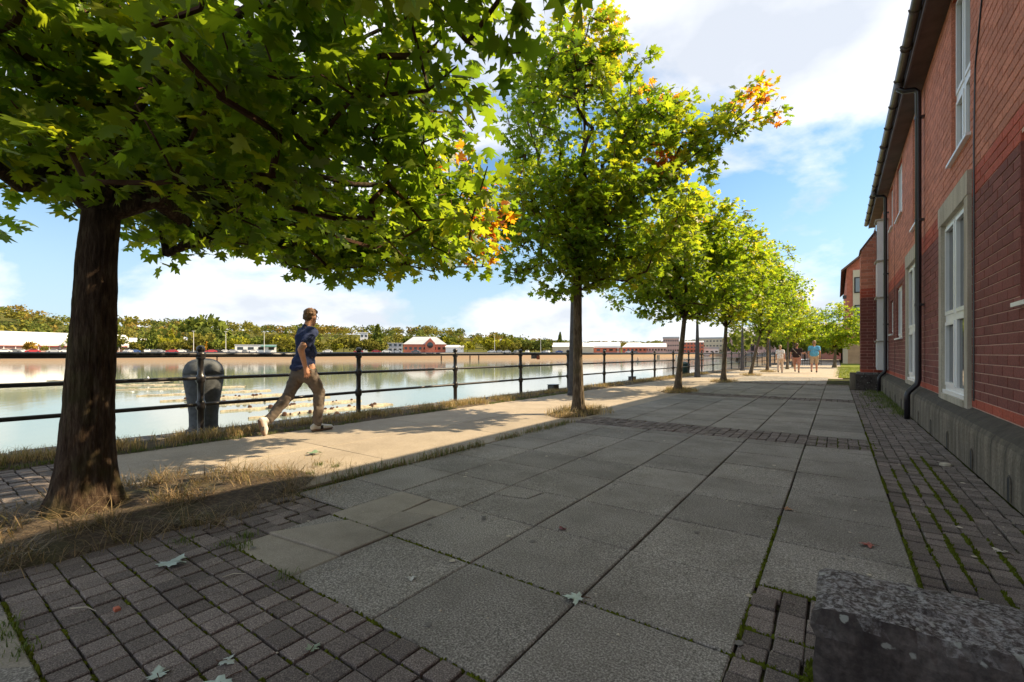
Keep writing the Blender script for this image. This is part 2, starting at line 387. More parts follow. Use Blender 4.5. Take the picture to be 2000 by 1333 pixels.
# ------------------------------------------------------------------ pavement: slabs, pavers, path
pave = structure(bpy.data.objects.new('pavement', None)); COL.objects.link(pave)
P_ = 0.63
XS = [0.32 - P_ * i for i in range(7)]       # 0.32 ... -3.46
def slab_mesh(w, d, mat, name='slab', th=0.05, c=0.006):
    return MB().cbox(-w / 2, w / 2, -d / 2, d / 2, -th, 0, c).mesh(name, mat)
SLAB = slab_mesh(P_ - 0.012, P_ - 0.012, M['slab'])
def put(name, me, x, y, z=0.0, rz=0.0, tilt=0.004, parent=pave, dz=0.003):
    return obj(name, me, parent, (x, y, z + rng.uniform(-dz, dz)), (rng.gauss(0, tilt), rng.gauss(0, tilt), rz + rng.gauss(0, 0.003)))
BANDS = [(0.33, 1.19), (6.48, 7.28), (12.5, 13.3), (18.6, 19.4)]
def panel_rows(y0, y1):
    out = []; y = y0
    while y < y1 - 0.05:
        d = min(P_, y1 - y); out.append((y, d)); y += d
    return out
slab_cache = {}
def slab_row(y, d, cols, skip=()):
    for i in cols:
        if (i,) in skip: continue
        if abs(d - P_) < 1e-6: me = SLAB
        else:
            k = round(d, 3)
            if k not in slab_cache: slab_cache[k] = slab_mesh(P_ - 0.012, d - 0.012, M['slab'])
            me = slab_cache[k]
        put('slab', me, XS[i] - P_ / 2, y + d / 2)
def poly_slab(pts, mat, z=0.0, gap=0.006):
    cx = sum(p[0] for p in pts) / len(pts); cy = sum(p[1] for p in pts) / len(pts)
    q = []
    for x, y in pts:
        dx, dy = x - cx, y - cy; L = math.hypot(dx, dy); k = (L - gap * 1.4) / L; q.append((dx * k, dy * k))
    mb = MB(); n = len(q); c = 0.006
    vs = [(x, y, -0.05) for x, y in q] + [(x, y, -c) for x, y in q] + [(x * (1 - c / 0.25), y * (1 - c / 0.25), 0) for x, y in q]
    fs = [(i, (i + 1) % n, n + (i + 1) % n, n + i) for i in range(n)] + [(n + i, n + (i + 1) % n, 2 * n + (i + 1) % n, 2 * n + i) for i in range(n)] + [tuple(range(2 * n, 3 * n))]
    mb.add(vs, fs); return put('slab', mb.mesh('broken_slab', mat), cx, cy, z)
# first panel
rows = panel_rows(1.19, 6.48)
for r_i, (y, d) in enumerate(rows):
    cols = list(range(6))
    if r_i == 0: cols = [1, 2, 3]              # the concrete block and the broken corner
    if r_i == 1: cols = [1, 2]
    if r_i == 2: cols = [0, 1, 2, 5]
    slab_row(y, d, cols)
x4, x5, x6 = XS[4], XS[5], XS[6]
# broken pale slabs beside the first tree
poly_slab([(x5, 1.19), (x4, 1.19), (x4, 1.47), (x5, 1.40)], M['pale_slab'], -0.004)
poly_slab([(x5, 1.40), (x4, 1.47), (x4, 1.82), (x5 + 0.2, 1.82)], M['pale_slab'], 0.003)
poly_slab([(x5, 1.41), (x5 + 0.2, 1.82), (x5, 1.82)], M['slab'], -0.006)
poly_slab([(x5, 1.82), (x5 + 0.40, 1.82), (x5 + 0.33, 2.45), (x5, 2.45)], M['pale_slab'], 0.0)
poly_slab([(x5 + 0.40, 1.82), (x4, 1.82), (x4, 2.20), (x5 + 0.365, 2.12)], M['pale_slab'], 0.005)
poly_slab([(x5 + 0.36, 2.13), (x4, 2.21), (x4, 2.45), (x5 + 0.33, 2.45)], M['pale_slab'], -0.004)
poly_slab([(x4, 1.82), (XS[3], 1.82), (XS[3], 2.45), (x4, 2.45)], M['slab'])
poly_slab([(x4, 2.45), (XS[3], 2.45), (XS[3], 3.08), (x4 + 0.33, 3.08), (x4 + 0.30, 2.86), (x4, 2.80)], M['slab'], 0.0)
poly_slab([(x4, 2.81), (x4 + 0.29, 2.87), (x4 + 0.32, 3.08), (x4, 3.08)], M['slab'], -0.004)
poly_slab([(x5, 2.45), (x4, 2.45), (x4, 3.08), (x5, 3.08)], M['slab'])
poly_slab([(x6, 1.95), (x5, 1.95), (x5, 2.45), (x6, 2.45)], M['slab'], -0.006)
for (a, b) in ((7.28, 12.5), (13.3, 18.6), (19.4, 24.7)):
    for y, d in panel_rows(a, b): slab_row(y, d, range(6) if a < 19 else range(1, 6))
# panel behind the first band (towards the camera)
for y, d in ((-0.30, P_), (-0.93, P_)):
    for i in range(1, 6): put('slab', SLAB, XS[i] - P_ / 2, y + d / 2)
PALE = slab_mesh(P_ - 0.012, P_ - 0.012, M['pale_slab'])
for i in range(3, 5): put('slab', PALE, XS[i] - P_ * 1.6, -0.30 + P_ / 2)
# sunlit path slabs by the water
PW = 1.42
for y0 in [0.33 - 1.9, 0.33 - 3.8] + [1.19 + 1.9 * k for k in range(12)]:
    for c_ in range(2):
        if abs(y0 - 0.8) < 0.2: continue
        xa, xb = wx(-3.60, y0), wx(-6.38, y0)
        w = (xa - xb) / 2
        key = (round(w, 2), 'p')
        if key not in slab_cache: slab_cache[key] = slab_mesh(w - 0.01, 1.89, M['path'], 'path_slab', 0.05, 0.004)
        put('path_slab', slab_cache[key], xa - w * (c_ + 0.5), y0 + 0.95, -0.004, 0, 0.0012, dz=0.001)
# long path sheet farther on, too far to tell its slabs apart
sheet('far_path', [(wx(-6.4, 24.0), 24.0), (0.2, 24.0), (0.3, 95), (wx(-6.4, 95), 95)], -0.012, M['path'])

# pavers
paver_list = []                              # (x, y, length_x, length_y, dz)
def paver_field(x0, x1, y0, y1, px, py, jit=0.002, sink=0.0, stagger=False):
    nx, ny = max(1, round((x1 - x0) / px)), max(1, round((y1 - y0) / py)); px, py = (x1 - x0) / nx, (y1 - y0) / ny
    for j in range(ny):
        for i in range(nx):
            paver_list.append((x0 + px * (i + 0.5) + rng.gauss(0, jit), y0 + py * (j + 0.5) + rng.gauss(0, jit), px, py, rng.gauss(-sink, 0.003)))
for k, (a, b) in enumerate(BANDS):
    paver_field(-3.46, 0.32 if k else -0.95, a, b, 0.105, 0.105)
    if k == 0: paver_field(wx(-6.35, 0.7), -4.75, a, b, 0.105, 0.105, 0.003, 0.004)
paver_field(-3.46, XS[5], 1.19, 1.93, 0.105, 0.105, 0.007, 0.012)
paver_field(0.325, 1.025, 1.88, 17.0, 0.102, 0.104, 0.003, 0.004)
paver_field(-0.31, 0.32, 1.0, 2.44, 0.105, 0.105, 0.003)
def paver_mesh(px, py): return MB().cbox(-px / 2 + 0.0045, px / 2 - 0.0045, -py / 2 + 0.0045, py / 2 - 0.0045, -0.04, 0, 0.004).mesh('paver', M['paver'])
def seen_size(x, y, w, d):
    t = -SI * x + CO * y; l = CO * x + SI * y
    if t < 0.6 or abs(l / t) > 1.14 or CAM_H / t > 0.735: return 0
    return (w * d) / t ** 3
paver_list.sort(key=lambda q: -seen_size(q[0], q[1], q[2], q[3]))
pm = {}; rest = MB()
for k, (x, y, px, py, dz) in enumerate(paver_list):
    if k < 300:
        key = (round(px, 3), round(py, 3))
        if key not in pm: pm[key] = paver_mesh(*key)
        put('paver', pm[key], x, y, dz, 0, 0.008, dz=0.0)
    else:
        rest.cbox(x - px / 2 + 0.0045, x + px / 2 - 0.0045, y - py / 2 + 0.0045, y + py / 2 - 0.0045, -0.04, dz, 0.004)
M['paver_rest'] = mat_speckle('paver_concrete_far', (0.085, 0.070, 0.064), (0.165, 0.138, 0.126), (0.40, 0.345, 0.30), 190, 0.0, 0.3, (0.035, 0.03, 0.028), 0.003, True)
me = rest.mesh('paver_rest', M['paver_rest'])
set_col(me, np.repeat(nr.uniform(0.72, 1.28, (len(me.vertices) // 12, 1)), 12, axis=0) * np.ones((1, 3)))
stuff(obj('paver_rest', me, pave))
# moss lines standing in the joints of the shaded strip
def moss_line(pts, w, h, n, mb):
    for _ in range(n):
        t = rng.random() * (len(pts) - 1); i = int(t); f_ = t - i
        x = pts[i][0] * (1 - f_) + pts[i + 1][0] * f_ + rng.gauss(0, w * 0.5); y = pts[i][1] * (1 - f_) + pts[i + 1][1] * f_
        r_ = rng.uniform(0.004, 0.013); z = -0.012
        mb.add([(x - r_, y - r_, z), (x + r_, y - r_, z), (x + r_, y + r_, z), (x - r_, y + r_, z), (x + rng.gauss(0, r_ / 2), y + rng.gauss(0, r_ / 2), z + h * rng.uniform(0.7, 1.5))],
               [(0, 1, 4), (1, 2, 4), (2, 3, 4), (3, 0, 4)])
mb = MB()
for x, n_, a, b in ((0.322, 900, 2.0, 7.5), (0.425, 260, 2.4, 5.5), (0.525, 700, 2.2, 6.0), (0.625, 620, 2.6, 6.4), (0.725, 800, 2.6, 6.4), (0.93, 240, 2.8, 5.2), (0.32, 240, 7.5, 16)):
    k = 0
    while k < n_:
        c_ = rng.uniform(a, b); run = rng.randint(20, 60)
        moss_line([(x, c_ - 0.16), (x, c_ + 0.16)], 0.006, 0.018, run, mb); k += run
moss_line([(-0.075, 1.0), (-0.075, 1.95)], 0.010, 0.02, 420, mb)
moss_line([(-0.31, 2.44), (0.2, 2.44)], 0.006, 0.018, 160, mb)
for y in (1.41, 1.62, 1.83, 2.04): moss_line([(-0.31, y), (-0.05, y)], 0.004, 0.014, 60, mb)
moss_line([(-0.313, 1.9), (-0.313, 3.6)], 0.004, 0.014, 160, mb)
for y in (1.19, 1.82): moss_line([(XS[5], y), (XS[1], y)], 0.004, 0.013, 160, mb)
for y in (0.435, 0.54, 0.65, 0.76, 0.865, 0.97, 1.08): moss_line([(-3.4, y), (-1.2, y)], 0.003, 0.010, 60, mb)
moss_line([(-3.0, 0.33), (-1.2, 0.33)], 0.008, 0.02, 220, mb)
for i in range(9): moss_line([(-0.2 + 0.07 * i, 6.55), (-0.2 + 0.07 * i, 7.25)], 0.006, 0.012, 40, mb)
stuff(obj('moss', mb.mesh('moss', M['moss']), pave))

# soil round the tree pits, strip at the rail, quay coping
def mound(name, cx, cy, rx, ry, h, seed):
    V, T = [], []; n1, n2 = 9, 26
    V.append((cx, cy, h))
    for i in range(1, n1 + 1):
        q = i / n1
        for k in range(n2):
            a = 2 * math.pi * k / n2; wob = 1 + 0.16 * noise.noise(Vector((math.cos(a) * 1.6 + seed, math.sin(a) * 1.6, seed)))
            x, y = cx + rx * q * wob * math.cos(a), cy + ry * q * wob * math.sin(a)
            z = h * (1 - q * q) + 0.025 * noise.noise(Vector((x * 6, y * 6, seed))) * (1 - q ** 4) + (0.004 if q < 1 else -0.02)
            V.append((x, y, z))
    for k in range(n2): T.append((0, 1 + k, 1 + (k + 1) % n2))
    for i in range(n1 - 1):
        for k in range(n2):
            a, b = 1 + i * n2 + k, 1 + i * n2 + (k + 1) % n2; T += [(a, a + n2, b + n2), (a, b + n2, b)]
    o = obj(name, mesh_np(name, np.array(V), np.array(T), M['soil'], smooth=True)); return structure(o)
def tx(y): return -4.13 + 0.027 * (y - 0.8)
TREES_Y = [0.81, 7.45, 13.36, 18.93, 25.2, 30.6, 36.6, 43.0]
mound('tree_pit_soil', -4.05, 1.05, 0.78, 1.25, 0.07, 1)
for i, y in enumerate(TREES_Y[1:6]): mound('tree_pit_soil', tx(y) + 0.02, y + 0.05, 0.42, 0.75, 0.035, 2 + i)
strip = MB()
ys = [-4 + 0.7 * i for i in range(142)]
vs, fs = [], []
for y in ys:
    for k, (bx, z) in enumerate(((-6.36, -0.006), (-6.6, 0.02), (-6.85, 0.035), (-7.08, 0.0))):
        vs.append((wx(bx, y) + 0.05 * noise.noise(Vector((y * 1.3, k, 0))), y, z + (0.02 * noise.noise(Vector((y * 2, k * 3, 5))) if k in (1, 2) else 0)))
for i in range(len(ys) - 1):
    for k in range(3): a = i * 4 + k; fs.append((a, a + 1, a + 5, a + 4))
strip.add(vs, [f[::-1] for f in fs])
structure(obj('verge', strip.mesh('verge', M['soil'], True)))
quay = structure(bpy.data.objects.new('quay', None)); COL.objects.link(quay)
y = -4.2
while y < 40:
    L = rng.uniform(1.05, 1.35)
    q = [(wx(QX, y), y + 0.006), (wx(QX + 0.42, y), y + 0.006), (wx(QX + 0.42, y + L), y + L - 0.006), (wx(QX, y + L), y + L - 0.006)]
    mb = MB(); c = 0.02
    cx, cy = sum(p[0] for p in q) / 4, sum(p[1] for p in q) / 4
    mb.add([(p[0] - cx, p[1] - cy, -0.3) for p in q] + [(p[0] - cx, p[1] - cy, -c) for p in q] + [((p[0] - cx) * 0.93, (p[1] - cy) * 0.985, 0) for p in q],
           [(0, 1, 5, 4), (1, 2, 6, 5), (2, 3, 7, 6), (3, 0, 4, 7), (4, 5, 9, 8), (5, 6, 10, 9), (6, 7, 11, 10), (7, 4, 8, 11), (8, 9, 10, 11)])
    obj('coping_stone', mb.mesh('coping_stone', M['coping']), quay, (cx, cy, 0.012 + rng.uniform(-0.006, 0.006)), (0, rng.gauss(0, 0.006), 0))
    y += L
obj('far_coping', MB().prism([(wx(QX, 40), y), (wx(QX + 0.42, 40), y), (wx(QX + 0.42, 110), 110), (wx(QX, 110), 110)], -0.3, 0.012).mesh('far_coping', M['coping']), quay)

# lawn on the right beyond the building
sheet('lawn', [(0.05, 24.72), (60, 24.72), (60, 60), (0.35, 60)], 0.012, M['lawn'])

# ------------------------------------------------------------------ the brick building on the right
WX = 1.17; B0, B1 = -3.0, 23.7
CH, CL = 0.093, 0.30                        # course height, brick length
bld = thing('brick_building', 'two storey red and brown brick building with white windows and concrete plinth beside the pavement', 'building', (WX, 10, 0))
def bp(name, me, parent=None, off=None):    # meshes below are drawn in world coordinates
    p = parent or bld
    o = obj(name, me, p)
    if p is bld: o.location = (-WX, -10, 0)
    return o
# openings: (y0, y1, z0, z1)
OPEN = {'near': (3.9, 5.22, 1.50, 2.82), 'tall1': (6.80, 8.50, 0.50, 3.06), 'tall2': (10.52, 12.25, 0.50, 3.06), 'small': (13.2, 14.35, 1.45, 2.66), 'small2': (15.2, 15.9, 1.6, 2.5),
        'up0': (2.6, 4.0, 3.48, 5.50), 'up1': (6.88, 7.88, 3.48, 5.50), 'up2': (10.40, 11.45, 3.44, 5.50), 'up3': (13.2, 14.3, 4.25, 5.50), 'up4': (15.3, 16.0, 4.4, 5.50)}
OPS = list(OPEN.values())
def wall_faces(mb, x, y0, y1, z0, z1, ops):
    ysn = sorted({y0, y1, *[o[i] for o in ops for i in (0, 1) if y0 < o[i] < y1]}); zsn = sorted({z0, z1, *[o[i] for o in ops for i in (2, 3) if z0 < o[i] < z1]})
    for a, b in zip(ysn, ysn[1:]):
        for c, d in zip(zsn, zsn[1:]):
            my, mz_ = (a + b) / 2, (c + d) / 2
            if any(o[0] < my < o[1] and o[2] < mz_ < o[3] for o in ops): continue
            mb.add([(x, a, c), (x, b, c), (x, b, d), (x, a, d)], [(3, 2, 1, 0)])
mb = MB(); wall_faces(mb, WX + 0.007, B0, B1, 0.0, 5.62, OPS)
wall = bp('wall', mb.mesh('wall', M['mortar']))
Z0 = 0.525
def klass(z): return 0 if (z > 0.62 and z < 2.80) else (1 if z < 3.08 else 2)
BM = ['brick_dark', 'brick_band', 'brick_red']
bricks = []
nc = int((5.60 - Z0) / CH)
for j in range(nc):
    z = Z0 + j * CH + 0.0045; zt = z + CH - 0.009; zc = (z + zt) / 2
    y = B0 + (0.15 if j % 2 else 0)
    while y < 22.5:
        segs = [(y + 0.0045, min(y + CL - 0.0045, 22.5))]
        for o in OPS:
            if o[2] - 0.02 < zc < o[3] + 0.02:
                ns = []
                for a, b in segs:
                    if b <= o[0] or a >= o[1]: ns.append((a, b))
                    else:
                        if a < o[0] - 0.02: ns.append((a, o[0]))
                        if b > o[1] + 0.02: ns.append((o[1], b))
                segs = ns
        for a, b in segs: bricks.append((a, b, z, zt, klass(zc)))
        y += CL
def brick_seen(q):
    yc, zc = (q[0] + q[1]) / 2, (q[2] + q[3]) / 2
    t = -SI * WX + CO * yc; l = CO * WX + SI * yc
    if t < 0.5: return 0
    u = 1000 + F * l / t; v = 690 - F * (zc - CAM_H) / t
    return (q[1] - q[0]) / t ** 3 if (u < 2015 and -20 < v < 1340) else 0
bricks.sort(key=lambda q: -brick_seen(q))
bcache = {}
def brick_obj(q):
    L = round(q[1] - q[0], 2); k = q[4]; var = rng.randint(0, 5)
    key = (L, k, var)
    if key not in bcache:
        h = (CH - 0.009) / 2; c = 0.004
        m_ = MB(); m_.add([(0.03, -L / 2, -h), (0.03, L / 2, -h), (0.03, L / 2, h), (0.03, -L / 2, h), (c, -L / 2, -h), (c, L / 2, -h), (c, L / 2, h), (c, -L / 2, h),
                           (0, -L / 2 + c, -h + c), (0, L / 2 - c, -h + c), (0, L / 2 - c, h - c), (0, -L / 2 + c, h - c)],
                          [(4, 5, 1, 0), (5, 6, 2, 1), (6, 7, 3, 2), (7, 4, 0, 3), (8, 9, 5, 4), (9, 10, 6, 5), (10, 11, 7, 6), (11, 8, 4, 7), (11, 10, 9, 8)])
        me_ = m_.mesh('brick', M[BM[k]]); set_col(me_, [0.86 + 0.055 * var] * 3); bcache[key] = me_
    o = obj('brick', bcache[key], wall, (WX + rng.uniform(-0.0015, 0.0015), (q[0] + q[1]) / 2, (q[2] + q[3]) / 2))
for q in bricks[:300]: brick_obj(q)
for k in range(3):
    m_ = MB(); tint = []
    for q in bricks[300:]:
        if q[4] != k: continue
        x = WX + rng.uniform(-0.0015, 0.0015)
        m_.add([(x + 0.03, q[0], q[2]), (x + 0.03, q[1], q[2]), (x + 0.03, q[1], q[3]), (x + 0.03, q[0], q[3]), (x, q[0], q[2]), (x, q[1], q[2]), (x, q[1], q[3]), (x, q[0], q[3])],
               [(4, 5, 1, 0), (5, 6, 2, 1), (6, 7, 3, 2), (7, 4, 0, 3), (7, 6, 5, 4)])
        tint += [rng.uniform(0.84, 1.16)] * 8
    me = m_.mesh('brick_rest', M[BM[k]]); set_col(me, np.array(tint)[:, None] * np.ones((1, 3)))
    stuff(obj('brick_rest', me, wall))
# body of the building behind the face
mb = MB(); mb.box(WX + 0.45, 9.0, B0, B1, 0, 5.6); bp('inner_wall', mb.mesh('inner_wall', M['brick_far']))
mb = MB(); mb.box(WX + 0.008, WX + 0.45, B1 - 0.2, B1, 0, 5.6); mb.box(WX + 0.008, WX + 0.45, B0, B0 + 0.2, 0, 5.6); bp('end_wall', mb.mesh('end_wall', M['brick_far']))

# windows
def window(key, depth=0.11, upper=False, surround=False, near=False, transom=None):
    y0, y1, z0, z1 = OPEN[key]
    if surround:
        s_ = 0.20
        oy0, oy1, oz0, oz1 = y0, y1, z0, z1
        y0, y1, z0, z1 = y0 + s_ * 0.85, y1 - s_ * 0.85, z0 + 0.12, z1 - 0.26
    fx = WX + depth; fw = 0.06
    w = MB()
    w.box(fx, fx + 0.06, y0, y0 + fw, z0, z1); w.box(fx, fx + 0.06, y1 - fw, y1, z0, z1)
    w.box(fx, fx + 0.06, y0 + fw, y1 - fw, z0, z0 + fw); w.box(fx, fx + 0.06, y0 + fw, y1 - fw, z1 - fw, z1)
    fr = bp('window', w.mesh('window', M['upvc']))
    ym = (y0 + y1) / 2; zt = transom if transom else z0 + (z1 - z0) * 0.42
    m_ = MB(); m_.box(fx - 0.004, fx + 0.056, ym - 0.04, ym + 0.04, z0 + fw, z1 - fw); obj('mullion', m_.mesh('mullion', M['upvc']), fr)
    two = (z1 - z0) > 1.5
    if two:
        for a, b in ((y0 + fw, ym - 0.04), (ym + 0.04, y1 - fw)):
            m_ = MB(); m_.box(fx - 0.006, fx + 0.054, a, b, zt - 0.045, zt + 0.045); obj('transom', m_.mesh('transom', M['upvc']), fr)
    cells = [(y0 + fw, ym - 0.04), (ym + 0.04, y1 - fw)]
    rowsz = [(z0 + fw, zt - 0.045), (zt + 0.045, z1 - fw)] if two else [(z0 + fw, z1 - fw)]
    for ci, (a, b) in enumerate(cells):
        for ri, (c, d) in enumerate(rowsz):
            g = MB(); e = 0.045
            if not (ci == 0 and ri == 0):                       # opening casement with its own frame
                g.box(fx - 0.016, fx + 0.03, a, a + e, c, d); g.box(fx - 0.016, fx + 0.03, b - e, b, c, d)
                g.box(fx - 0.016, fx + 0.03, a + e, b - e, c, c + e); g.box(fx - 0.016, fx + 0.03, a + e, b - e, d - e, d)
                obj('casement', g.mesh('casement', M['upvc']), fr)
            g = MB(); g.box(fx + 0.022, fx + 0.034, a, b, c, d)
            obj('pane', g.mesh('pane', M['glass_curtain'] if (upper and ri == 0) else M['glass']), fr)
    m_ = MB()
    if surround: m_.box(WX - 0.02, fx, y0 - 0.02, y1 + 0.02, z0 - 0.045, z0)
    else: m_.box(WX - 0.045, fx, y0 - 0.05, y1 + 0.05, z0 - 0.035, z0 - 0.002)
    obj('sill', m_.mesh('sill', M['upvc']), fr)
    if surround:
        m_ = MB(); X0 = WX - 0.035
        m_.box(X0, fx, oy0, y0, oz0, z1); obj('jamb', m_.mesh('jamb', M['surround']), fr)
        m_ = MB(); m_.box(X0, fx, y1, oy1, oz0, z1); obj('jamb', m_.mesh('jamb', M['surround']), fr)
        m_ = MB(); m_.box(X0 - 0.006, fx, oy0 - 0.01, oy1 + 0.01, z1, oz1); obj('lintel', m_.mesh('lintel', M['surround']), fr)
        m_ = MB(); m_.box(X0 - 0.012, fx, y0, y1, oz0, z0 - 0.046); obj('stone_sill', m_.mesh('stone_sill', M['surround']), fr)
    else:                                                       # brick reveals
        for a in (y0, y1):
            m_ = MB(); n_ = int((z1 - z0) / CH)
            for i in range(n_):
                zz = z0 + (z1 - z0) * i / n_
                m_.box(WX + 0.004, fx, a - 0.03 if a == y0 else a - 0.002, a + 0.002 if a == y0 else a + 0.03, zz + 0.004, zz + (z1 - z0) / n_ - 0.004)
            me_ = m_.mesh('reveal', M['brick_red'] if z0 > 3 else M['brick_dark']); set_col(me_, [1, 1, 1]); obj('reveal', me_, fr)
        m_ = MB(); m_.box(WX + 0.008, fx, y0, y1, z1, z1 + 0.03); me_ = m_.mesh('reveal', M['brick_band']); set_col(me_, [1, 1, 1]); obj('reveal', me_, fr)
window('near', 0.05); window('tall1', 0.012, surround=True, transom=1.55); window('tall2', 0.012, surround=True, transom=1.55)
window('small', 0.045); window('small2', 0.045)
for k in ('up0', 'up1', 'up2', 'up3', 'up4'): window(k, 0.048, True, transom=4.25 if k in ('up0', 'up1', 'up2') else None)

# plinth: cast blocks with a rounded shoulder and arched weep slots
prof = [(1.03, 0.0), (1.03, 0.34), (1.037, 0.39), (1.055, 0.43), (1.085, 0.465), (1.12, 0.49), (WX + 0.03, 0.53), (WX + 0.03, 0.0)]
plinth = bp('plinth', MB().profile_y([(WX - 0.02, -0.02), (WX - 0.02, 0.3), (WX + 0.3, 0.3), (WX + 0.3, -0.02)], B0 + 0.2, 16.9).mesh('plinth', M['plinth']))
y = 1.9
while y < 16.85:
    L = min(1.15, 16.9 - y)
    m_ = MB(); ns = 5
    for i in range(ns + 1):
        yy = y + 0.0015 + (L - 0.003) * i / ns
        m_.add([(px + 0.003 * noise.noise(Vector((yy * 3, pz * 5, 2))) * (1 if px < WX else 0), yy, pz + 0.007 * noise.noise(Vector((yy * 4, px * 9, 7))) * (1 if 0.1 < pz else 0)) for px, pz in prof], [])
    n_ = len(prof)
    m_.f += [(i * n_ + k, i * n_ + k + 1, (i + 1) * n_ + k + 1, (i + 1) * n_ + k)[::-1] for i in range(ns) for k in range(n_ - 1)]
    m_.f += [tuple(range(n_)), tuple(range((ns + 1) * n_ - 1, ns * n_ - 1, -1))]; m_.m = [0] * len(m_.f)
    pb = obj('plinth_block', m_.mesh('plinth_block', M['plinth']), plinth)
    # slot: thin raised arched rim round a flat dark face standing for the hollow's shade
    yc = y + 0.55 * L
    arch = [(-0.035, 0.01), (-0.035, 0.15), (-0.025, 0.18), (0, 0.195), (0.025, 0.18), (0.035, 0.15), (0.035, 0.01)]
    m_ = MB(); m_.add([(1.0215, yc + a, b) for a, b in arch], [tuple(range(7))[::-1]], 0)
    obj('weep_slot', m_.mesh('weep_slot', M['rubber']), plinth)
    m_ = MB(); m_.tube([(1.024, yc + a * 1.15, b * 1.03) for a, b in arch], 0.005, 5); obj('slot_rim', m_.mesh('slot_rim', M['plinth']), plinth)
    y += L

# eaves: soffit, fascia, gutter with brackets, pipes
m_ = MB(); m_.box(0.94, WX + 0.05, B0, 20.7, 5.565, 5.585); bp('soffit', m_.mesh('soffit', M['soffit']))
m_ = MB(); m_.box(0.915, 0.939, B0, 20.7, 5.55, 5.74); bp('fascia', m_.mesh('fascia', M['fascia']))
m_ = MB(); GX, GZ, GR = 0.85, 5.70, 0.062
gp = [(GX + GR * math.cos(a), GZ + GR * math.sin(a)) for a in [math.pi + math.pi * k / 10 for k in range(11)]]
gi = [(GX + (GR - 0.006) * math.cos(a), GZ + (GR - 0.006) * math.sin(a)) for a in [math.pi + math.pi * k / 10 for k in range(11)]]
m_.profile_y(gp + gi[::-1], B0, 20.7)
gut = bp('gutter', m_.mesh('gutter', M['gutter'], True))
y = 1.2
while y < 20.7:
    m_ = MB(); m_.tube([(GX + (GR + 0.006) * math.cos(a), y, GZ + (GR + 0.006) * math.sin(a)) for a in [math.pi + math.pi * k / 10 for k in range(11)]] + [(0.915, y, GZ + 0.01)], 0.010, 5)
    obj('gutter_bracket', m_.mesh('gutter_bracket', M['gutter']), gut); y += 0.98
for y in (4.9, 8.95, 13.0, 17.0):
    m_ = MB(); m_.tube([(GX + (GR + 0.004) * math.cos(a), y, GZ + (GR + 0.004) * math.sin(a)) for a in [math.pi + math.pi * k / 10 for k in range(11)]], 0.022, 6)
    obj('gutter_union', m_.mesh('gutter_union', M['gutter']), gut)
roof = bp('roof', MB().profile_y([(0.86, 5.76), (5.4, 9.0), (9.6, 5.6), (9.6, 5.5), (5.4, 8.9), (0.96, 5.70)][::-1], B0 - 0.1, 20.75).mesh('roof', M['roof']))
obj('roof_end', MB().profile_y([(1.2, 5.62), (1.2, 6.0), (5.4, 9.0), (9.0, 5.8), (9.0, 5.62)][::-1], 20.76, B1).mesh('roof_end', M['roof']), roof)

def downpipe(y, top=True, foot_y=0.0):
    X = WX - 0.075; r_ = 0.042
    path = [(GX, y, GZ - 0.05), (GX, y, GZ - 0.15), (GX + 0.06, y, GZ - 0.20), (X - 0.05, y, GZ - 0.22), (X, y, GZ - 0.28), (X, y, 0.66), (X - 0.015, y, 0.58), (0.975, y - 0.0, 0.455), (0.955, y, 0.40), (0.955, y, 0.0)]
    m_ = MB(); m_.tube(path, r_, 14); dp = bp('downpipe', m_.mesh('downpipe', M['pipe'], True))
    for z in (5.0, 3.3, 1.9):
        m_ = MB(); m_.tube([(X, y, z - 0.022), (X, y, z + 0.022)], r_ + 0.006, 14); m_.box(X, WX, y - 0.05, y + 0.05, z - 0.015, z + 0.015)
        obj('pipe_clip', m_.mesh('pipe_clip', M['pipe']), dp)
    m_ = MB(); m_.lathe([(r_ + 0.012, -0.05), (r_ + 0.012, 0.05)], 14, (GX, y, GZ - 0.09)); obj('gutter_outlet', m_.mesh('gutter_outlet', M['gutter']), dp)
downpipe(10.05); downpipe(16.35)
# black cable down the wall, movement joint
m_ = MB(); m_.tube([(WX - 0.008, 5.9, 5.55), (WX - 0.008, 6.35, 4.6), (WX - 0.008, 6.62, 4.05), (WX - 0.010, 6.66, 3.3), (WX - 0.010, 6.67, 0.6)], 0.007, 6); bp('cable', m_.mesh('cable', M['pipe']))
m_ = MB(); m_.box(WX - 0.004, WX + 0.001, 14.80, 14.815, 0.55, 5.55); bp('movement_joint', m_.mesh('movement_joint', M['rubber']))

# the projecting end bay with its sloping gable
EB0, EB1, EX = 17.2, 18.0, 0.58
ep = [(EX, 0.52), (EX, 4.17), (WX - 0.01, 5.0), (WX - 0.01, 0.52)]
bay = bp('end_bay', MB().profile_y([(x + (0.008 if x < 1 else 0), z) for x, z in ep], EB0 + 0.008, EB1).mesh('end_bay', M['mortar']))
tint = []; groups = [MB(), MB(), MB()]; tints = [[], [], []]
for j in range(int(4.5 / CH)):
    z = Z0 + j * CH + 0.0045; zt = z + CH - 0.009; k = klass((z + zt) / 2)
    xl = EX if zt < 4.15 else EX + (zt - 4.15) / 0.83 * (WX - EX)
    x = EX - (0.15 if j % 2 else 0.0)
    while x < WX - 0.02:
        a, b = max(x + 0.0045, xl), min(x + CL - 0.0045, WX - 0.012)
        if b - a > 0.02:
            dx = rng.uniform(-0.0015, 0.0015)
            groups[k].box(a, b, EB0 + dx, EB0 + 0.03, z, zt); tints[k] += [rng.uniform(0.84, 1.16)] * 8
        x += CL
    if zt < 4.12:
        y = EB0 + 0.03 + (0.15 if j % 2 else 0)
        while y < EB1 - 0.05:
            groups[k].box(EX, EX + 0.03, y + 0.0045, min(EB1, y + CL - 0.0045), z, zt); tints[k] += [rng.uniform(0.84, 1.16)] * 8; y += CL
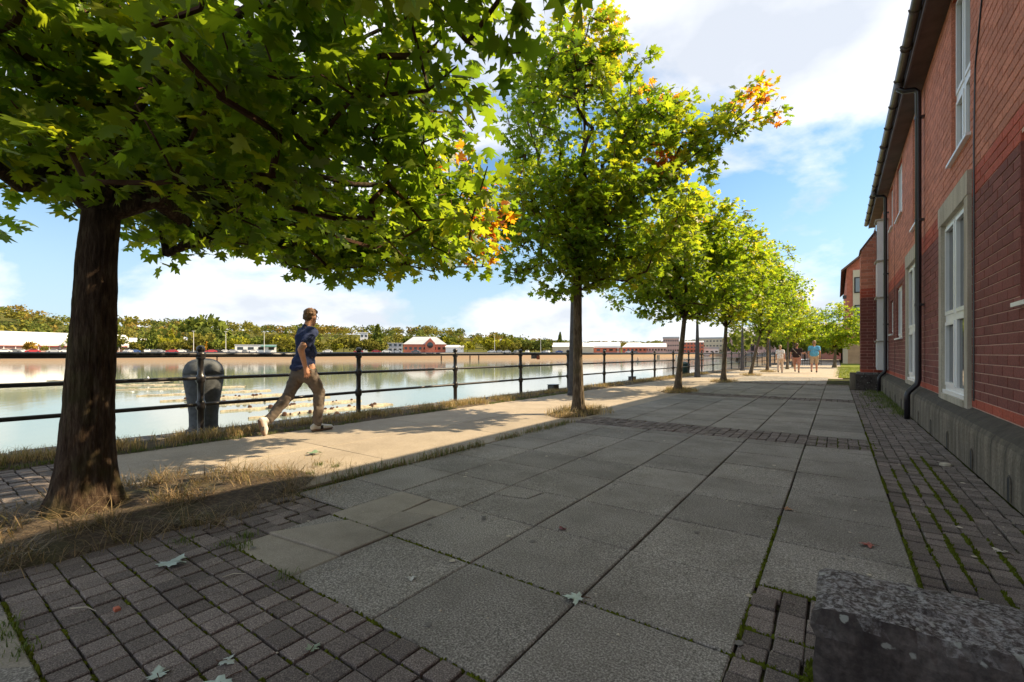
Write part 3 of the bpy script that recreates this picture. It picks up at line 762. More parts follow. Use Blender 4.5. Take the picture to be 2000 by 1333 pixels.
for k in range(3):
    me = groups[k].mesh('bay_brick', M[BM[k]]); set_col(me, np.array(tints[k])[:, None] * np.ones((1, 3))); stuff(obj('bay_brick', me, bay))
m_ = MB(); m_.profile_y([(EX - 0.03, 4.13), (EX - 0.03, 4.18), (WX, 5.10), (WX, 5.02)][::-1], EB0 - 0.04, EB1 + 0.05); obj('bay_roof', m_.mesh('bay_roof', M['roof']), bay)
m_ = MB(); m_.cbox(EX - 0.12, WX, EB0 - 0.13, EB1 + 0.1, 0, 0.52, 0.06); obj('bay_plinth', m_.mesh('bay_plinth', M['block']), bay)
m_ = MB(); m_.box(EX - 0.26, EX - 0.125, EB0 + 0.02, EB0 + 0.5, 0, 0.5); obj('plinth_step', m_.mesh('plinth_step', M['plinth']), bay)
# narrow white bay window beside it
ow = bp('bay_window', MB().box(0.93, WX - 0.001, 16.55, 17.06, 0.62, 4.9).mesh('bay_window', M['upvc']))
for z0, z1, g in ((0.68, 1.38, 0), (1.50, 2.62, 1), (2.74, 3.66, 0), (3.78, 4.82, 1)):
    m_ = MB()
    if g:
        m_.box(0.918, 0.929, 16.62, 16.99, z0, z1); obj('pane', m_.mesh('pane', M['glass_curtain']), ow)
    else:
        m_.box(0.920, 0.929, 16.60, 17.01, z0, z1); obj('panel', m_.mesh('panel', M['upvc']), ow)
    m_ = MB(); m_.box(0.885, WX - 0.002, 16.50, 17.07, z1 + 0.03, z1 + 0.07); obj('sill', m_.mesh('sill', M['surround']), ow)

# weathered concrete block close by
m_ = MB(); nx = 60
pr0 = [(1.50, 0.0), (1.50, 0.33), (1.507, 0.368), (1.535, 0.395), (1.60, 0.405), (1.70, 0.408), (1.80, 0.402), (1.85, 0.385), (1.868, 0.35), (1.87, 0.0)]
pr = []
for (a0, c0), (a1, c1) in zip(pr0, pr0[1:]):
    k_ = max(1, int(math.hypot(a1 - a0, c1 - c0) / 0.02)); pr += [(a0 + (a1 - a0) * k / k_, c0 + (c1 - c0) * k / k_) for k in range(k_)]
pr.append(pr0[-1]); n_ = len(pr)
for i in range(nx + 1):
    x = -0.05 + 1.07 * i / nx; e = 1.0 - 0.05 * math.exp(-i / 1.2)
    for (yy, zz) in pr:
        q = Vector((x, yy, zz))
        chip = max(0.0, noise.noise(q * 13 + Vector((3, 1, 0))) - 0.25) * (0.05 if (zz > 0.33 and (yy < 1.55 or i < 4)) else 0.012)
        d_ = 0.010 * noise.noise(q * 8) + 0.006 * noise.noise(q * 27) + 0.004 * noise.noise(q * 70) - chip
        m_.v.append((x + (0.4 * d_ - chip if i < 2 else 0), 1.69 + (yy - 1.69) * e + (d_ * 0.8 if yy > 1.69 else -d_ * 0.8), max(0, zz * e + (d_ if zz > 0.05 else 0))))
for i in range(nx):
    for k in range(n_ - 1): m_.f.append((i * n_ + k, i * n_ + k + 1, (i + 1) * n_ + k + 1, (i + 1) * n_ + k)[::-1])
m_.f += [tuple(range(n_)), tuple(range((nx + 1) * n_ - 1, nx * n_ - 1, -1))]; m_.m = [0] * len(m_.f)
tag(obj('concrete_block', m_.mesh('concrete_block', M['block'], False)), 'dark weathered concrete block with pale lichen beside the mossy pavers', 'block')

# ------------------------------------------------------------------ railing along the quay
POST_Y = [2.5 + 2.37 * k for k in range(-2, 27)]
def rail_x(y): return wx(-6.92, y)
rail = thing('railing', 'black iron railing of three rails with ball topped posts along the quay', 'railing', (rail_x(2.5), 2.5, 0))
RX, RY = rail_x(2.5), 2.5
PH = 1.09
post_prof = [(0.045, 0.0), (0.045, 0.05), (0.034, 0.07), (0.034, 0.36), (0.044, 0.375), (0.050, 0.40), (0.050, 0.45), (0.044, 0.475), (0.034, 0.49), (0.034, 0.71), (0.044, 0.725), (0.050, 0.75), (0.050, 0.79), (0.044, 0.815),
             (0.033, 0.83), (0.032, 1.02), (0.046, 1.035), (0.048, 1.05), (0.044, 1.065), (0.052, 1.075), (0.052, 1.105), (0.040, 1.125), (0.022, 1.13)]
pme = MB().lathe([(r_ * 1.18, z) for r_, z in post_prof], 14).mesh('post', M['black'], True)
ball = [(0.012, 1.128)] + [(0.046 * math.sin(a), 1.165 - 0.046 * math.cos(a)) for a in [math.pi * k / 10 for k in range(2, 10)]] + [(0.004, 1.211)]
fme = MB().lathe([(r_ * 1.12, z) for r_, z in ball], 14).mesh('ball_finial', M['black'], True)
for i, y in enumerate(POST_Y):
    p = obj('post', pme, rail, (rail_x(y) - RX, y - RY, -0.01), (rng.gauss(0, 0.006), rng.gauss(0, 0.006), rng.random()))
    obj('ball_finial', fme, p)
    if i + 1 < len(POST_Y):
        y2 = POST_Y[i + 1]
        for z, r_ in ((1.08, 0.036), (0.768, 0.025), (0.423, 0.025)):
            m_ = MB(); sag = rng.uniform(0.0, 0.006)
            m_.tube([(rail_x(y) - RX, y - RY, z), (rail_x((y + y2) / 2) - RX, (y + y2) / 2 - RY, z - sag), (rail_x(y2) - RX, y2 - RY, z)], r_, 10, cap=False)
            obj('rail', m_.mesh('rail', M['black'], True), rail)

# grey mooring bollard
bx, by = -7.28, 2.70
bo = thing('mooring_bollard', 'bulbous grey iron mooring bollard behind the railing on the quay edge', 'bollard', (bx, by, 0.0))
bprof = [(0.175, 0.0), (0.18, 0.04), (0.17, 0.08), (0.172, 0.25), (0.19, 0.42), (0.218, 0.60), (0.238, 0.74), (0.243, 0.82), (0.236, 0.88), (0.215, 0.945), (0.18, 0.99), (0.13, 1.02), (0.07, 1.037), (0.02, 1.04)]
bprof = [(r_ * 1.02, z * 0.985) for r_, z in bprof]
obj('shaft', MB().lathe(bprof[:8], 28).mesh('shaft', M['grey_iron'], True), bo)
obj('cap', MB().lathe([(0.2485, 0.806)] + bprof[8:], 28).mesh('cap', M['grey_iron'], True), bo)
obj('base_flange', MB().lathe([(0.22, 0.0), (0.22, 0.025), (0.19, 0.035)], 28).mesh('base_flange', M['grey_iron']), bo)

# lamp posts with fluted tapering feet
def lamp_post():
    root = thing('lamp_post', 'x', 'lamp post')
    m_ = MB(); n_ = 16; prof = [(0.14, 0.0), (0.14, 0.08), (0.125, 0.12), (0.112, 0.6), (0.090, 1.25), (0.070, 1.9), (0.058, 2.35), (0.052, 2.5)]
    vs = []
    for r_, z in prof:
        for k in range(n_ * 2): vs.append((r_ * (1 if k % 2 else 0.88) * math.cos(math.pi * k / n_), r_ * (1 if k % 2 else 0.88) * math.sin(math.pi * k / n_), z))
    N2 = n_ * 2
    m_.add(vs, [(i * N2 + k, i * N2 + (k + 1) % N2, (i + 1) * N2 + (k + 1) % N2, (i + 1) * N2 + k) for i in range(len(prof) - 1) for k in range(N2)])
    obj('base', m_.mesh('base', M['lamp_paint'], False), root)
    obj('pole', MB().lathe([(0.07, 2.47), (0.07, 2.53), (0.05, 2.56), (0.045, 4.3), (0.065, 4.32), (0.065, 4.38), (0.03, 4.4)], 12).mesh('pole', M['lamp_paint'], True), root)
    obj('lantern', MB().lathe([(0.06, 4.40), (0.11, 4.45), (0.16, 4.75), (0.17, 4.78)], 8).mesh('lantern', M['upvc']), root)
    obj('lantern_cap', MB().lathe([(0.21, 4.78), (0.19, 4.83), (0.06, 4.95), (0.03, 5.0), (0.01, 5.06)], 8).mesh('lantern_cap', M['lamp_paint']), root)
    return root
lp0 = lamp_post()
lamps = [(-5.62, 10.60, 'grey fluted lamp post standing behind the leaning two stemmed maple trunk'), (-5.2, 21.86, 'grey fluted lamp post between the railing and the third and fourth maples'),
         (-4.87, 31.87, 'grey fluted lamp post beyond the small white railing sign'), (-4.5, 42.5, 'farthest grey lamp post beside the picket fence')]
lamps[0] = (lamps[0][0], lamps[0][1], 'grey fluted lamp post standing close behind the tall slender maple trunk')
for i, (x, y, lab) in enumerate(lamps):
    o = lp0 if i == 0 else copy_tree(lp0)
    o.location = (x, y, -0.01); o['label'] = lab; o['group'] = 'lamp posts along the quay'

# signs and small things on and by the railing
def sign(y, z0, z1, w, mat, label, name):
    t = thing(name, label, 'sign', (rail_x(y) + 0.05, y, z0))
    obj('plate', MB().box(0, 0.012, -w / 2, w / 2, 0, z1 - z0).mesh('plate', mat), t)
    m_ = MB(); m_.box(-0.05, -0.001, -0.02, 0.02, (z1 - z0) * 0.42, (z1 - z0) * 0.58); obj('bracket', m_.mesh('bracket', M['black']), t)
sign(POST_Y[9] - 0.0 + 0.28, 0.76, 1.02, 0.34, M['grey_iron'], 'small grey rectangular plate fixed between the upper rails', 'railing_sign')
sign(POST_Y[10] + 0.3, 0.70, 1.0, 0.30, M['white'], 'small white notice plate fixed to the railing', 'railing_notice')
sign(POST_Y[14] + 0.2, 0.76, 1.06, 0.30, M['white'], 'far small white notice plate with red edge on the railing', 'railing_notice')
for y, lab in ((11.6, 'small black metal box on the quay edge near the first lamp post'), (17.4, 'small black metal box on the quay edge beneath the grey railing plate')):
    t = thing('mooring_box', lab, 'box', (wx(-7.2, y), y, 0.0), 0, 'black mooring boxes on the quay edge')
    obj('case', MB().cbox(-0.1, 0.1, -0.16, 0.16, 0, 0.16, 0.015).mesh('case', M['black']), t)
    obj('lid', MB().box(-0.11, 0.11, -0.17, 0.17, 0.161, 0.18).mesh('lid', M['black']), t)
t = thing('litter_bin', 'dark green squat bin behind the railing beyond the second lamp post', 'bin', (wx(-7.25, 24.2), 24.2, 0))
M['bin'] = mat_plain('bin_green', (0.02, 0.055, 0.045), 0.5)
obj('body', MB().lathe([(0.22, 0.05), (0.27, 0.1), (0.29, 0.42), (0.27, 0.5)], 14).mesh('body', M['bin'], True), t)
obj('hood', MB().lathe([(0.30, 0.50), (0.30, 0.54), (0.2, 0.62), (0.04, 0.66)], 14).mesh('hood', M['bin'], True), t)
obj('foot', MB().lathe([(0.24, 0.0), (0.24, 0.05)], 14).mesh('foot', M['rubber']), t)
t = thing('life_ring_case', 'small dark triangular case hanging under the top rail', 'case', (rail_x(10.2) + 0.04, 10.2, 0.93))
obj('case', MB().profile_y([(-0.03, 0.02), (-0.03, 0.12), (0.03, 0.12), (0.03, 0.02)][::-1], -0.16, 0.16).mesh('case', M['lamp_paint']), t)
obj('flap', MB().box(0.031, 0.04, 0.02, 0.16, 0.0, 0.1).mesh('flap', M['brick_far']), t)
obj('strap', MB().box(-0.012, 0.012, -0.02, 0.02, 0.121, 0.16).mesh('strap', M['rubber']), t)

# ------------------------------------------------------------------ maples
def leaf_outline(detail):
    if detail == 2:
        h = [(0.05, -0.02), (0.20, -0.10), (0.26, -0.03), (0.44, -0.01), (0.36, 0.09), (0.30, 0.17), (0.46, 0.22), (0.64, 0.42), (0.50, 0.40), (0.46, 0.50), (0.36, 0.44), (0.20, 0.46), (0.24, 0.60), (0.33, 0.72), (0.20, 0.72), (0.10, 0.86)]
    elif detail == 1:
        h = [(0.2, -0.1), (0.44, -0.01), (0.29, 0.16), (0.64, 0.42), (0.40, 0.45), (0.20, 0.45), (0.32, 0.72), (0.13, 0.74)]
    else:
        h = [(0.4, -0.02), (0.28, 0.17), (0.6, 0.42), (0.2, 0.46)]
    out = [(0, 0)] + h + [(0, 1.0)] + [(-x, y) for x, y in h[::-1]]
    c = (0.0, 0.30)
    V = [c] + out
    Z = [0.0] + [-0.16 * abs(x) + (-0.10 * (y - 0.3) ** 2) for x, y in out]
    V = np.array([(x, y - 0.0, z) for (x, y), z in zip(V, Z)])
    n = len(out); T = np.array([(0, 1 + i, 1 + (i + 1) % n) for i in range(n)])
    return V, T[:, ::-1].copy()
LEAF = {d: leaf_outline(d) for d in (0, 1, 2)}
PAL = np.array([(0.059, 0.110, 0.013), (0.096, 0.156, 0.016), (0.145, 0.199, 0.019), (0.228, 0.243, 0.021), (0.40, 0.30, 0.022), (0.42, 0.16, 0.02), (0.30, 0.055, 0.02), (0.12, 0.055, 0.035)])

def leaf_colours(p, warm, yellow=0.0):
    """one colour per leaf: green with drifts of yellow, orange near the given warm spots"""
    n = len(p); base = np.zeros(n)
    for i, q in enumerate(p):
        base[i] = noise.noise(Vector(q * 0.9)) * 1.1 + noise.noise(Vector(q * 2.7 + 9)) * 0.6
    v = 1.35 + yellow + base * 1.3 + nr.normal(0, 0.55, n)
    v = np.clip(v, 0, 3.4)
    for (c, r_, lvl) in warm:
        d = np.linalg.norm(p - np.array(c), axis=1)
        k = np.clip(1.4 - d / r_, 0, 1); pick = nr.random(n) < k
        v[pick] = lvl + nr.normal(0, 0.7, pick.sum())
    v = np.clip(v, 0, 6.99); i = np.floor(v).astype(int); f_ = (v - i)[:, None]
    return PAL[i] * (1 - f_) + PAL[np.minimum(i + 1, 7)] * f_

def place_leaves(P, D, size, detail, seed, up=0.75):
    """P positions, D outward directions -> rotation matrices and scales"""
    n = len(P); g = np.random.default_rng(seed)
    tip = D * 0.8 + g.normal(0, 0.5, (n, 3)); tip[:, 2] -= 0.30
    tip /= np.linalg.norm(tip, axis=1, keepdims=True)
    nor = g.normal(0, 0.45, (n, 3)); nor[:, 2] += up
    nor += np.array(SUN_DIR) * 0.25
    nor -= tip * (nor * tip).sum(1, keepdims=True); nor /= np.linalg.norm(nor, axis=1, keepdims=True)
    side = np.cross(tip, nor)
    Rm = np.stack([side, tip, nor], axis=2)
    return Rm, size * g.uniform(0.5, 1.32, n)

leafobj_meshes = {}
def maple(name, label, base, trunk, r0, limbs, blobs, n_twigs, per, size, detail, seed, warm=(), yellow=0.0, n_obj=0, group=None, min_z=1.7, keep=None):
    g = np.random.default_rng(seed); rr = random.Random(seed)
    b = Vector(base)
    root = thing(name, label, 'tree', base, 0, group)
    # skeleton nodes, local coordinates
    nodes_, par, rad = [], [], []
    def add(p, pa): nodes_.append(np.array(p, float)); par.append(pa); return len(nodes_) - 1
    ti = [];
    for k, p in enumerate(trunk): ti.append(add(p, ti[-1] if ti else -1))
    for start, pts in limbs:
        pa = ti[start]
        for p in pts:
            q0 = nodes_[pa]; q1 = np.array(p, float); n_ = max(1, int(np.linalg.norm(q1 - q0) / 0.35))
            for k in range(1, n_ + 1):
                pa = add(q0 + (q1 - q0) * k / n_ + (g.normal(0, 0.025, 3) if k < n_ else 0), pa)
    n_main = len(nodes_)
    # targets in the blobs
    vol = np.array([x[3] * x[4] * x[5] for x in blobs]) ** 0.75; vol /= vol.sum()
    tg = []
    while len(tg) < n_twigs:
        k = g.choice(len(blobs), p=vol); cx, cy, cz, rx, ry, rz_ = blobs[k]
        d = g.normal(0, 1, 3); d /= np.linalg.norm(d); q = g.uniform(0.18, 1.0) ** 0.45
        p = np.array([cx + d[0] * rx * q, cy + d[1] * ry * q, cz + d[2] * rz_ * q])
        w = noise.noise(Vector(p * 0.8) + Vector((seed, 0, 0)))
        if p[2] < min_z or w < -0.28: continue
        if keep is not None and not keep(p + np.array(base)): continue
        tg.append(p)
    tg = np.array(tg); ctr = np.array(trunk[-1], float)
    tg = tg[np.argsort(np.linalg.norm((tg - ctr) * np.array([1, 1, 0.7]), axis=1))]
    A = np.zeros((len(nodes_) + n_twigs * 14, 3)); A[:len(nodes_)] = nodes_; cnt = len(nodes_)
    start_ok = len(trunk) - 1 if limbs else max(1, len(trunk) // 2)
    ends = []
    for p in tg:
        d = A[start_ok:cnt] - p; L = np.linalg.norm(d, axis=1) + np.clip(d[:, 2] - 0.1, 0, None) * 1.6
        pa = start_ok + int(np.argmin(L)); q0 = A[pa].copy(); v = p - q0; Ln = np.linalg.norm(v)
        n_ = int(min(12, max(1, round(Ln / 0.28))))
        for k in range(1, n_ + 1):
            f_ = k / n_; q = q0 + v * f_; q[2] += 0.10 * Ln * math.sin(math.pi * f_) * (1 if v[2] > -0.2 else 0.3)
            q += g.normal(0, 0.012, 3)
            nodes_.append(q); par.append(pa); A[cnt] = q; pa = cnt; cnt += 1
        ends.append(pa)
    # pipe model
    cnt_tip = np.zeros(len(nodes_))
    for e in ends: cnt_tip[e] += 1
    for i in range(len(nodes_) - 1, 0, -1):
        if par[i] >= 0: cnt_tip[par[i]] += cnt_tip[i]
    rads = 0.0042 * np.maximum(cnt_tip, 1) ** 0.46
    # trunk (smooth, flared)
    tp = [Vector(p) for p in trunk]; path, rr_ = [], []; NS = 34 if n_obj else 6
    for i in range(len(tp) - 1):
        for k in range(NS):
            f_ = k / NS; q = tp[i].lerp(tp[i + 1], f_); path.append(q)
    path.append(tp[-1])
    H = tp[-1].z
    vs, fs = [], []; nsd = 90 if n_obj else 22
    for i, q in enumerate(path):
        z = q.z; taper = 1 - 0.32 * min(1, z / H); flare = 1 + 0.65 * math.exp(-z / 0.16) + 0.12 * math.exp(-z / 0.5)
        for k in range(nsd):
            a = 2 * math.pi * k / nsd
            w = 1 + 0.05 * math.sin(3 * a + seed) + 0.07 * noise.noise(Vector((math.cos(a) * 2, math.sin(a) * 2, z * 1.3 + seed))) + (0.30 * math.exp(-z / 0.12)) * noise.noise(Vector((math.cos(a) * 2.2, math.sin(a) * 2.2, seed)))
            if n_obj:                                            # furrowed bark
                e_ = Vector((math.cos(a) * 5.5 + 0.5 * noise.noise(Vector((a * 3, z * 3, 2))), math.sin(a) * 5.5, z * 3.2 + seed)); w += 0.075 * (0.45 - abs(noise.noise(e_)) * 1.6) + 0.03 * noise.noise(e_ * 2.7)
            r_ = r0 * taper * flare * w
            vs.append((q.x + r_ * math.cos(a), q.y + r_ * math.sin(a), q.z - (0.06 if i == 0 else 0)))
    fs = [(i * nsd + k, i * nsd + (k + 1) % nsd, (i + 1) * nsd + (k + 1) % nsd, (i + 1) * nsd + k) for i in range(len(path) - 1) for k in range(nsd)]
    fs.append(tuple(range((len(path) - 1) * nsd, len(path) * nsd)))
    obj('trunk', MB().add(vs, fs).mesh('trunk', M['bark'] if r0 > 0.12 else M['lit_bark'], True), root)
    # limbs and twigs as one part each
    limb, tw = MB(), MB()
    rmax = r0 * 0.62
    for i in range(len(trunk), len(nodes_)):
        pa = par[i]; r1 = min(rads[i], rmax); r2 = min(rads[pa], rmax) if pa >= len(trunk) else r1 * 1.15
        r2 = min(r2, r1 * 1.5 + 0.002)
        thick = r1 > 0.022
        (limb if thick else tw).tube([nodes_[pa], nodes_[i]], [r2, r1], 9 if thick else 4, cap=False)
    if limb.v: obj('limbs', limb.mesh('limbs', M['bark'], True), root)
    stuff(obj('twigs', tw.mesh('twigs', M['twig']), root))
    # leaves in opposite pairs along the twig ends
    P, D = [], []
    E_ = np.array(ends)
    for e in E_:
        q1 = nodes_[e]; q0 = nodes_[par[e]]; v = q1 - q0; v = v / (np.linalg.norm(v) + 1e-9)
        out = np.array([q1[0] - ctr[0], q1[1] - ctr[1], 0.15]); out /= np.linalg.norm(out) + 1e-9
        m_ = max(3, int(g.normal(per, per * 0.25)))
        off = g.normal(0, 1, (m_, 3)); off /= np.linalg.norm(off, axis=1, keepdims=True)
        off *= (g.random((m_, 1)) ** 0.5) * np.array([0.30, 0.30, 0.17]) * (size / 0.15) ** 0.5
        P.append(q1 - v * g.uniform(0, 0.22, (m_, 1)) + off); D.append(off / (np.linalg.norm(off, axis=1, keepdims=True) + 1e-9) + out * 0.6)
    P = np.concatenate(P); D = np.concatenate(D)
    ok = P[:, 2] > min_z - 0.12
    if keep is not None: ok &= np.array([keep(p + np.array(base), 0.08) for p in P])
    P, D = P[ok], D[ok]
    Rm, S = place_leaves(P, D, size, detail, seed + 5)
    Wp = P + np.array(base)
    Cc = leaf_colours(Wp, warm, yellow)
    order = np.arange(len(P))
    if n_obj:
        tt = -SI * Wp[:, 0] + CO * Wp[:, 1]; ll = CO * Wp[:, 0] + SI * Wp[:, 1]; tt_ = np.maximum(tt, 0.3)
        u = 1000 + F * ll / tt_; v_ = 690 - F * (Wp[:, 2] - CAM_H) / tt_
        vis = (tt > 0.5) & (u > 0) & (u < 2000) & (v_ > 0) & (v_ < 1333)
        order = np.argsort(-np.where(vis, S / tt_, 0)); big = order[:n_obj]; order = order[n_obj:]
        V, T = LEAF[detail]
        for i in big:
            key = (detail, tuple(np.round(Cc[i] * 40).astype(int)))
            if key not in leafobj_meshes: leafobj_meshes[key] = mesh_np('leaf', V, T, M['leaf'], np.tile(Cc[i], (len(V), 1)))
            o = bpy.data.objects.new('leaf', leafobj_meshes[key]); COL.objects.link(o); o.parent = root
            o.matrix_local = Matrix.Translation(P[i]) @ Matrix(Rm[i].tolist()).to_4x4() @ Matrix.Diagonal((S[i], S[i], S[i] * float(g.normal(1.2, 1.2)), 1))
    V, T = LEAF[detail]; n = len(order); nv = len(V)
    curl = g.normal(1.1, 1.3, n); VL = V[None] * np.stack([np.ones(n) * 1.0, np.ones(n), curl], 1)[:, None, :] + np.zeros((n, nv, 3)); VL[:, :, 2] += (V[None, :, 0] * V[None, :, 1]) * g.normal(0, 0.35, (n, 1))
    VV = np.einsum('nij,nvj->nvi', Rm[order], VL) * S[order][:, None, None] + P[order][:, None, :]
    # slight curl so that no two leaves are alike
    TT = (T[None] + (np.arange(n) * nv)[:, None, None]).reshape(-1, 3)
    CC = np.repeat(Cc[order], nv, axis=0) * np.repeat(g.uniform(0.85, 1.15, (n, 1)), nv, axis=0)
    stuff(obj('crown', mesh_np('crown', VV.reshape(-1, 3), TT, M['leaf'], CC), root))
    return root

def L(x, y, z, base): return (x - base[0], y - base[1], z)
def Bl(base, *bs): return [(x - base[0], y - base[1], z, rx, ry, rz_) for (x, y, z, rx, ry, rz_) in bs]
b1 = (-4.13, 0.81, 0.0)
def clear_of_camera(p, pad=0.0):
    # crown kept off the lens; its upper twigs thinned to let sun through
    if (p[0] ** 2 + p[1] ** 2 + (p[2] - 1.1) ** 2) ** 0.5 < 1.75: return False
    if p[2] > 3.9 and pad == 0.0 and rng.random() < 0.45: return False
    return p[2] > 1.78
maple('maple_tree', 'big spreading maple with a thick dark trunk in dry grass overhanging the pavement', b1,
      [(0.0, 0, 0), (0.03, 0.03, 0.9), (0.06, 0.06, 1.75), (0.08, 0.08, 2.05)], 0.145,
      [(3, [(-0.22, -0.10, 2.6), (-0.30, -0.16, 3.4), (-0.42, -0.2, 4.6), (-0.5, -0.3, 6.0)]), (3, [(0.10, 0.14, 2.6), (0.12, 0.15, 3.5), (0.2, 0.2, 5.0), (0.15, 0.3, 6.6)]),
       (3, [(0.35, 0.42, 2.55), (0.55, 0.75, 3.3), (0.9, 1.3, 4.4), (1.2, 1.7, 5.4)]), (3, [(0.5, 0.1, 2.5), (1.2, 0.25, 2.9), (2.1, 0.55, 3.1), (2.9, 0.75, 3.1)]),
       (3, [(0.3, 0.7, 2.4), (0.2, 1.6, 2.75), (0.25, 2.7, 2.9), (0.4, 3.6, 2.9)])],
      Bl(b1, (-2.55, 1.25, 3.55, 1.75, 1.15, 1.25), (-1.75, 1.45, 3.0, 0.95, 0.55, 0.6), (-4.15, 3.4, 2.95, 1.15, 1.65, 1.05), (-4.2, 0.8, 4.2, 2.2, 2.2, 2.3), (-5.3, -0.1, 3.1, 1.9, 1.8, 1.2), (-4.4, 2.2, 2.7, 1.5, 1.5, 0.9), (-5.4, 2.2, 3.0, 1.0, 1.5, 0.9), (-3.3, 0.9, 2.7, 1.0, 0.9, 0.7), (-1.1, 3.4, 5.6, 2.0, 1.7, 0.8), (-2.95, 2.0, 2.55, 0.95, 0.8, 0.55), (-3.1, 2.7, 2.3, 0.75, 0.85, 0.45), (-3.85, 3.45, 2.5, 1.0, 1.35, 0.55), (-2.4, 2.45, 2.75, 0.5, 0.5, 0.35), (-1.05, 1.95, 2.8, 0.5, 0.4, 0.3), (-4.3, 2.6, 2.5, 1.2, 1.2, 0.55)),  # high outer blob lies out of view, added to shade trunk and pit
      1500, 15, 0.110, 1, 3, warm=[((-3.75, 4.55, 3.3), 0.62, 5.0), ((-3.5, 4.5, 2.6), 0.4, 4.8)], yellow=0.1, n_obj=300, group='maples along the promenade', min_z=1.85, keep=clear_of_camera)
b2 = (-3.83, 7.45, 0.0)
maple('maple_tree', 'tall slender maple with an upright open crown and one branch reaching towards the building', b2,
      [(0, 0, 0), (-0.02, 0.0, 1.0), (-0.03, 0.02, 2.0), (-0.02, 0.03, 2.9)], 0.092,
      [(3, [(0.0, 0.05, 4.2), (0.05, 0.1, 5.6), (0.1, 0.1, 7.0)]), (3, [(-0.5, -0.3, 4.0), (-0.8, -0.5, 5.4)]), (3, [(0.45, 0.3, 3.5), (1.3, 0.75, 4.2), (2.2, 1.2, 5.0), (2.75, 1.6, 5.6)]), (3, [(0.5, 0.3, 4.3), (0.9, 0.6, 5.8)])],
      Bl(b2, (-3.8, 7.5, 4.9, 1.5, 1.5, 2.35), (-4.2, 7.2, 3.3, 1.35, 1.35, 1.2), (-3.1, 7.8, 3.4, 1.45, 1.35, 1.15), (-2.75, 8.2, 5.3, 0.85, 0.8, 0.9), (-2.3, 8.5, 4.5, 0.7, 0.6, 0.6), (-1.75, 8.8, 4.95, 0.6, 0.5, 0.5), (-1.25, 9.05, 5.45, 0.5, 0.4, 0.42), (-3.7, 7.6, 6.7, 0.7, 0.7, 0.7)),
      1080, 15, 0.110, 1, 8, warm=[((-1.1, 9.1, 5.6), 0.45, 4.6), ((-2.6, 8.3, 4.5), 0.4, 5.3), ((-3.3, 7.9, 7.1), 0.8, 3.9), ((-2.6, 8.3, 5.9), 0.35, 5.0)], yellow=0.35, n_obj=300, group='maples along the promenade', min_z=2.15)
specs = [(13.36, 'maple with a low rounded crown leaning over the pavement, third along the row', 5.9, 2.45, 620, 21), (18.93, 'maple with a straight trunk standing just past the second lamp post', 6.2, 2.35, 520, 22),
         (25.2, 'maple with a thin trunk leaning strongly to one side', 6.9, 2.35, 440, 23), (30.6, 'small maple beside the walker in white', 6.6, 2.2, 360, 24), (36.6, 'distant small maple behind the walkers by the picket fence', 5.4, 2.0, 280, 25), (43.0, 'farthest small maple in the row by the railing', 5.4, 1.8, 200, 26)]
for y, lab, top, r_, nt_, sd in specs:
    x = {13.36: -3.72, 18.93: -3.55, 25.2: -3.5, 30.6: -3.35, 36.6: -2.8, 43.0: -2.9}[y]
    bb = (x, y, 0.0); ln = {13.36: 0.16, 18.93: 0.08, 25.2: 0.42}.get(y, 0.05)
    zc = (top + 2.0) / 2; hz = (top - 1.75) / 2
    maple('maple_tree', lab, bb, [(0, 0, 0), (ln * 0.4, ln * 0.3, 0.9), (ln * 0.8, ln * 0.6, 1.7), (ln, ln * 0.75, 2.1)], 0.085 if y < 24 else 0.075,
          [(3, [(ln, ln, 3.4), (ln, ln, 4.6)]), (3, [(ln + 0.5, ln + 0.3, 3.0), (ln + 0.9, ln + 0.5, 3.9)]), (3, [(ln - 0.5, ln - 0.3, 3.0), (ln - 0.9, ln - 0.4, 3.9)])],
          [(ln, ln, zc, r_ * 0.8, r_ * 0.85, hz), (ln + 0.35, ln + 0.4, zc - 0.6, r_ * 0.9, r_ * 0.8, hz * 0.62), (ln - 0.5, ln - 0.5, zc - 0.75, r_ * 0.85, r_ * 0.8, hz * 0.55), (ln + 0.2, ln - 0.3, zc + 0.5, r_ * 0.55, r_ * 0.6, hz * 0.6)],
          int(nt_ * 1.25), 14, 0.125, 1 if y < 16 else 0, sd, warm=[((x + 0.6, y + 0.4, top - 0.6), 0.7, 3.9)], yellow=0.32 + 0.012 * (y - 13), group='maples along the promenade', min_z=1.85 if y < 20 else 1.8)
bl_ = (-0.16, 42.8, 0.0)
maple('maple_tree', 'small round headed maple on the lawn by the far brick flats', bl_, [(0, 0, 0), (0.03, 0.0, 0.8), (0.05, 0, 1.5)], 0.11, [(2, [(0.05, 0, 3.0)]), (2, [(0.6, 0.2, 2.4)]), (2, [(-0.6, 0.1, 2.4)])],
      [(0.1, 0, 3.25, 2.2, 2.2, 1.85), (0.6, 0, 2.6, 1.7, 1.7, 1.1), (-0.7, 0, 2.5, 1.5, 1.5, 1.0)], 380, 16, 0.16, 0, 31, yellow=0.45, group='maples along the promenade', min_z=1.25)
for k, (x, y, lab) in enumerate(((-1.6, 56.0, 'leafy maple behind the three walkers at the bend of the path'), (1.2, 66.0, 'leafy maple in front of the tan garden wall'), (-4.0, 62.0, 'leafy maple beyond the picket fence'))):
    maple('maple_tree', lab, (x, y, 0), [(0, 0, 0), (0.03, 0.0, 0.8), (0.05, 0, 1.7)], 0.10, [(2, [(0.05, 0, 3.0)]), (2, [(0.6, 0.2, 2.6)])],
          [(0.1, 0, 3.5, 2.1, 2.1, 2.0), (0.5, 0, 2.9, 1.7, 1.7, 1.2)], 170, 13, 0.2, 0, 41 + k, yellow=0.5, group='maples along the promenade', min_z=1.5)

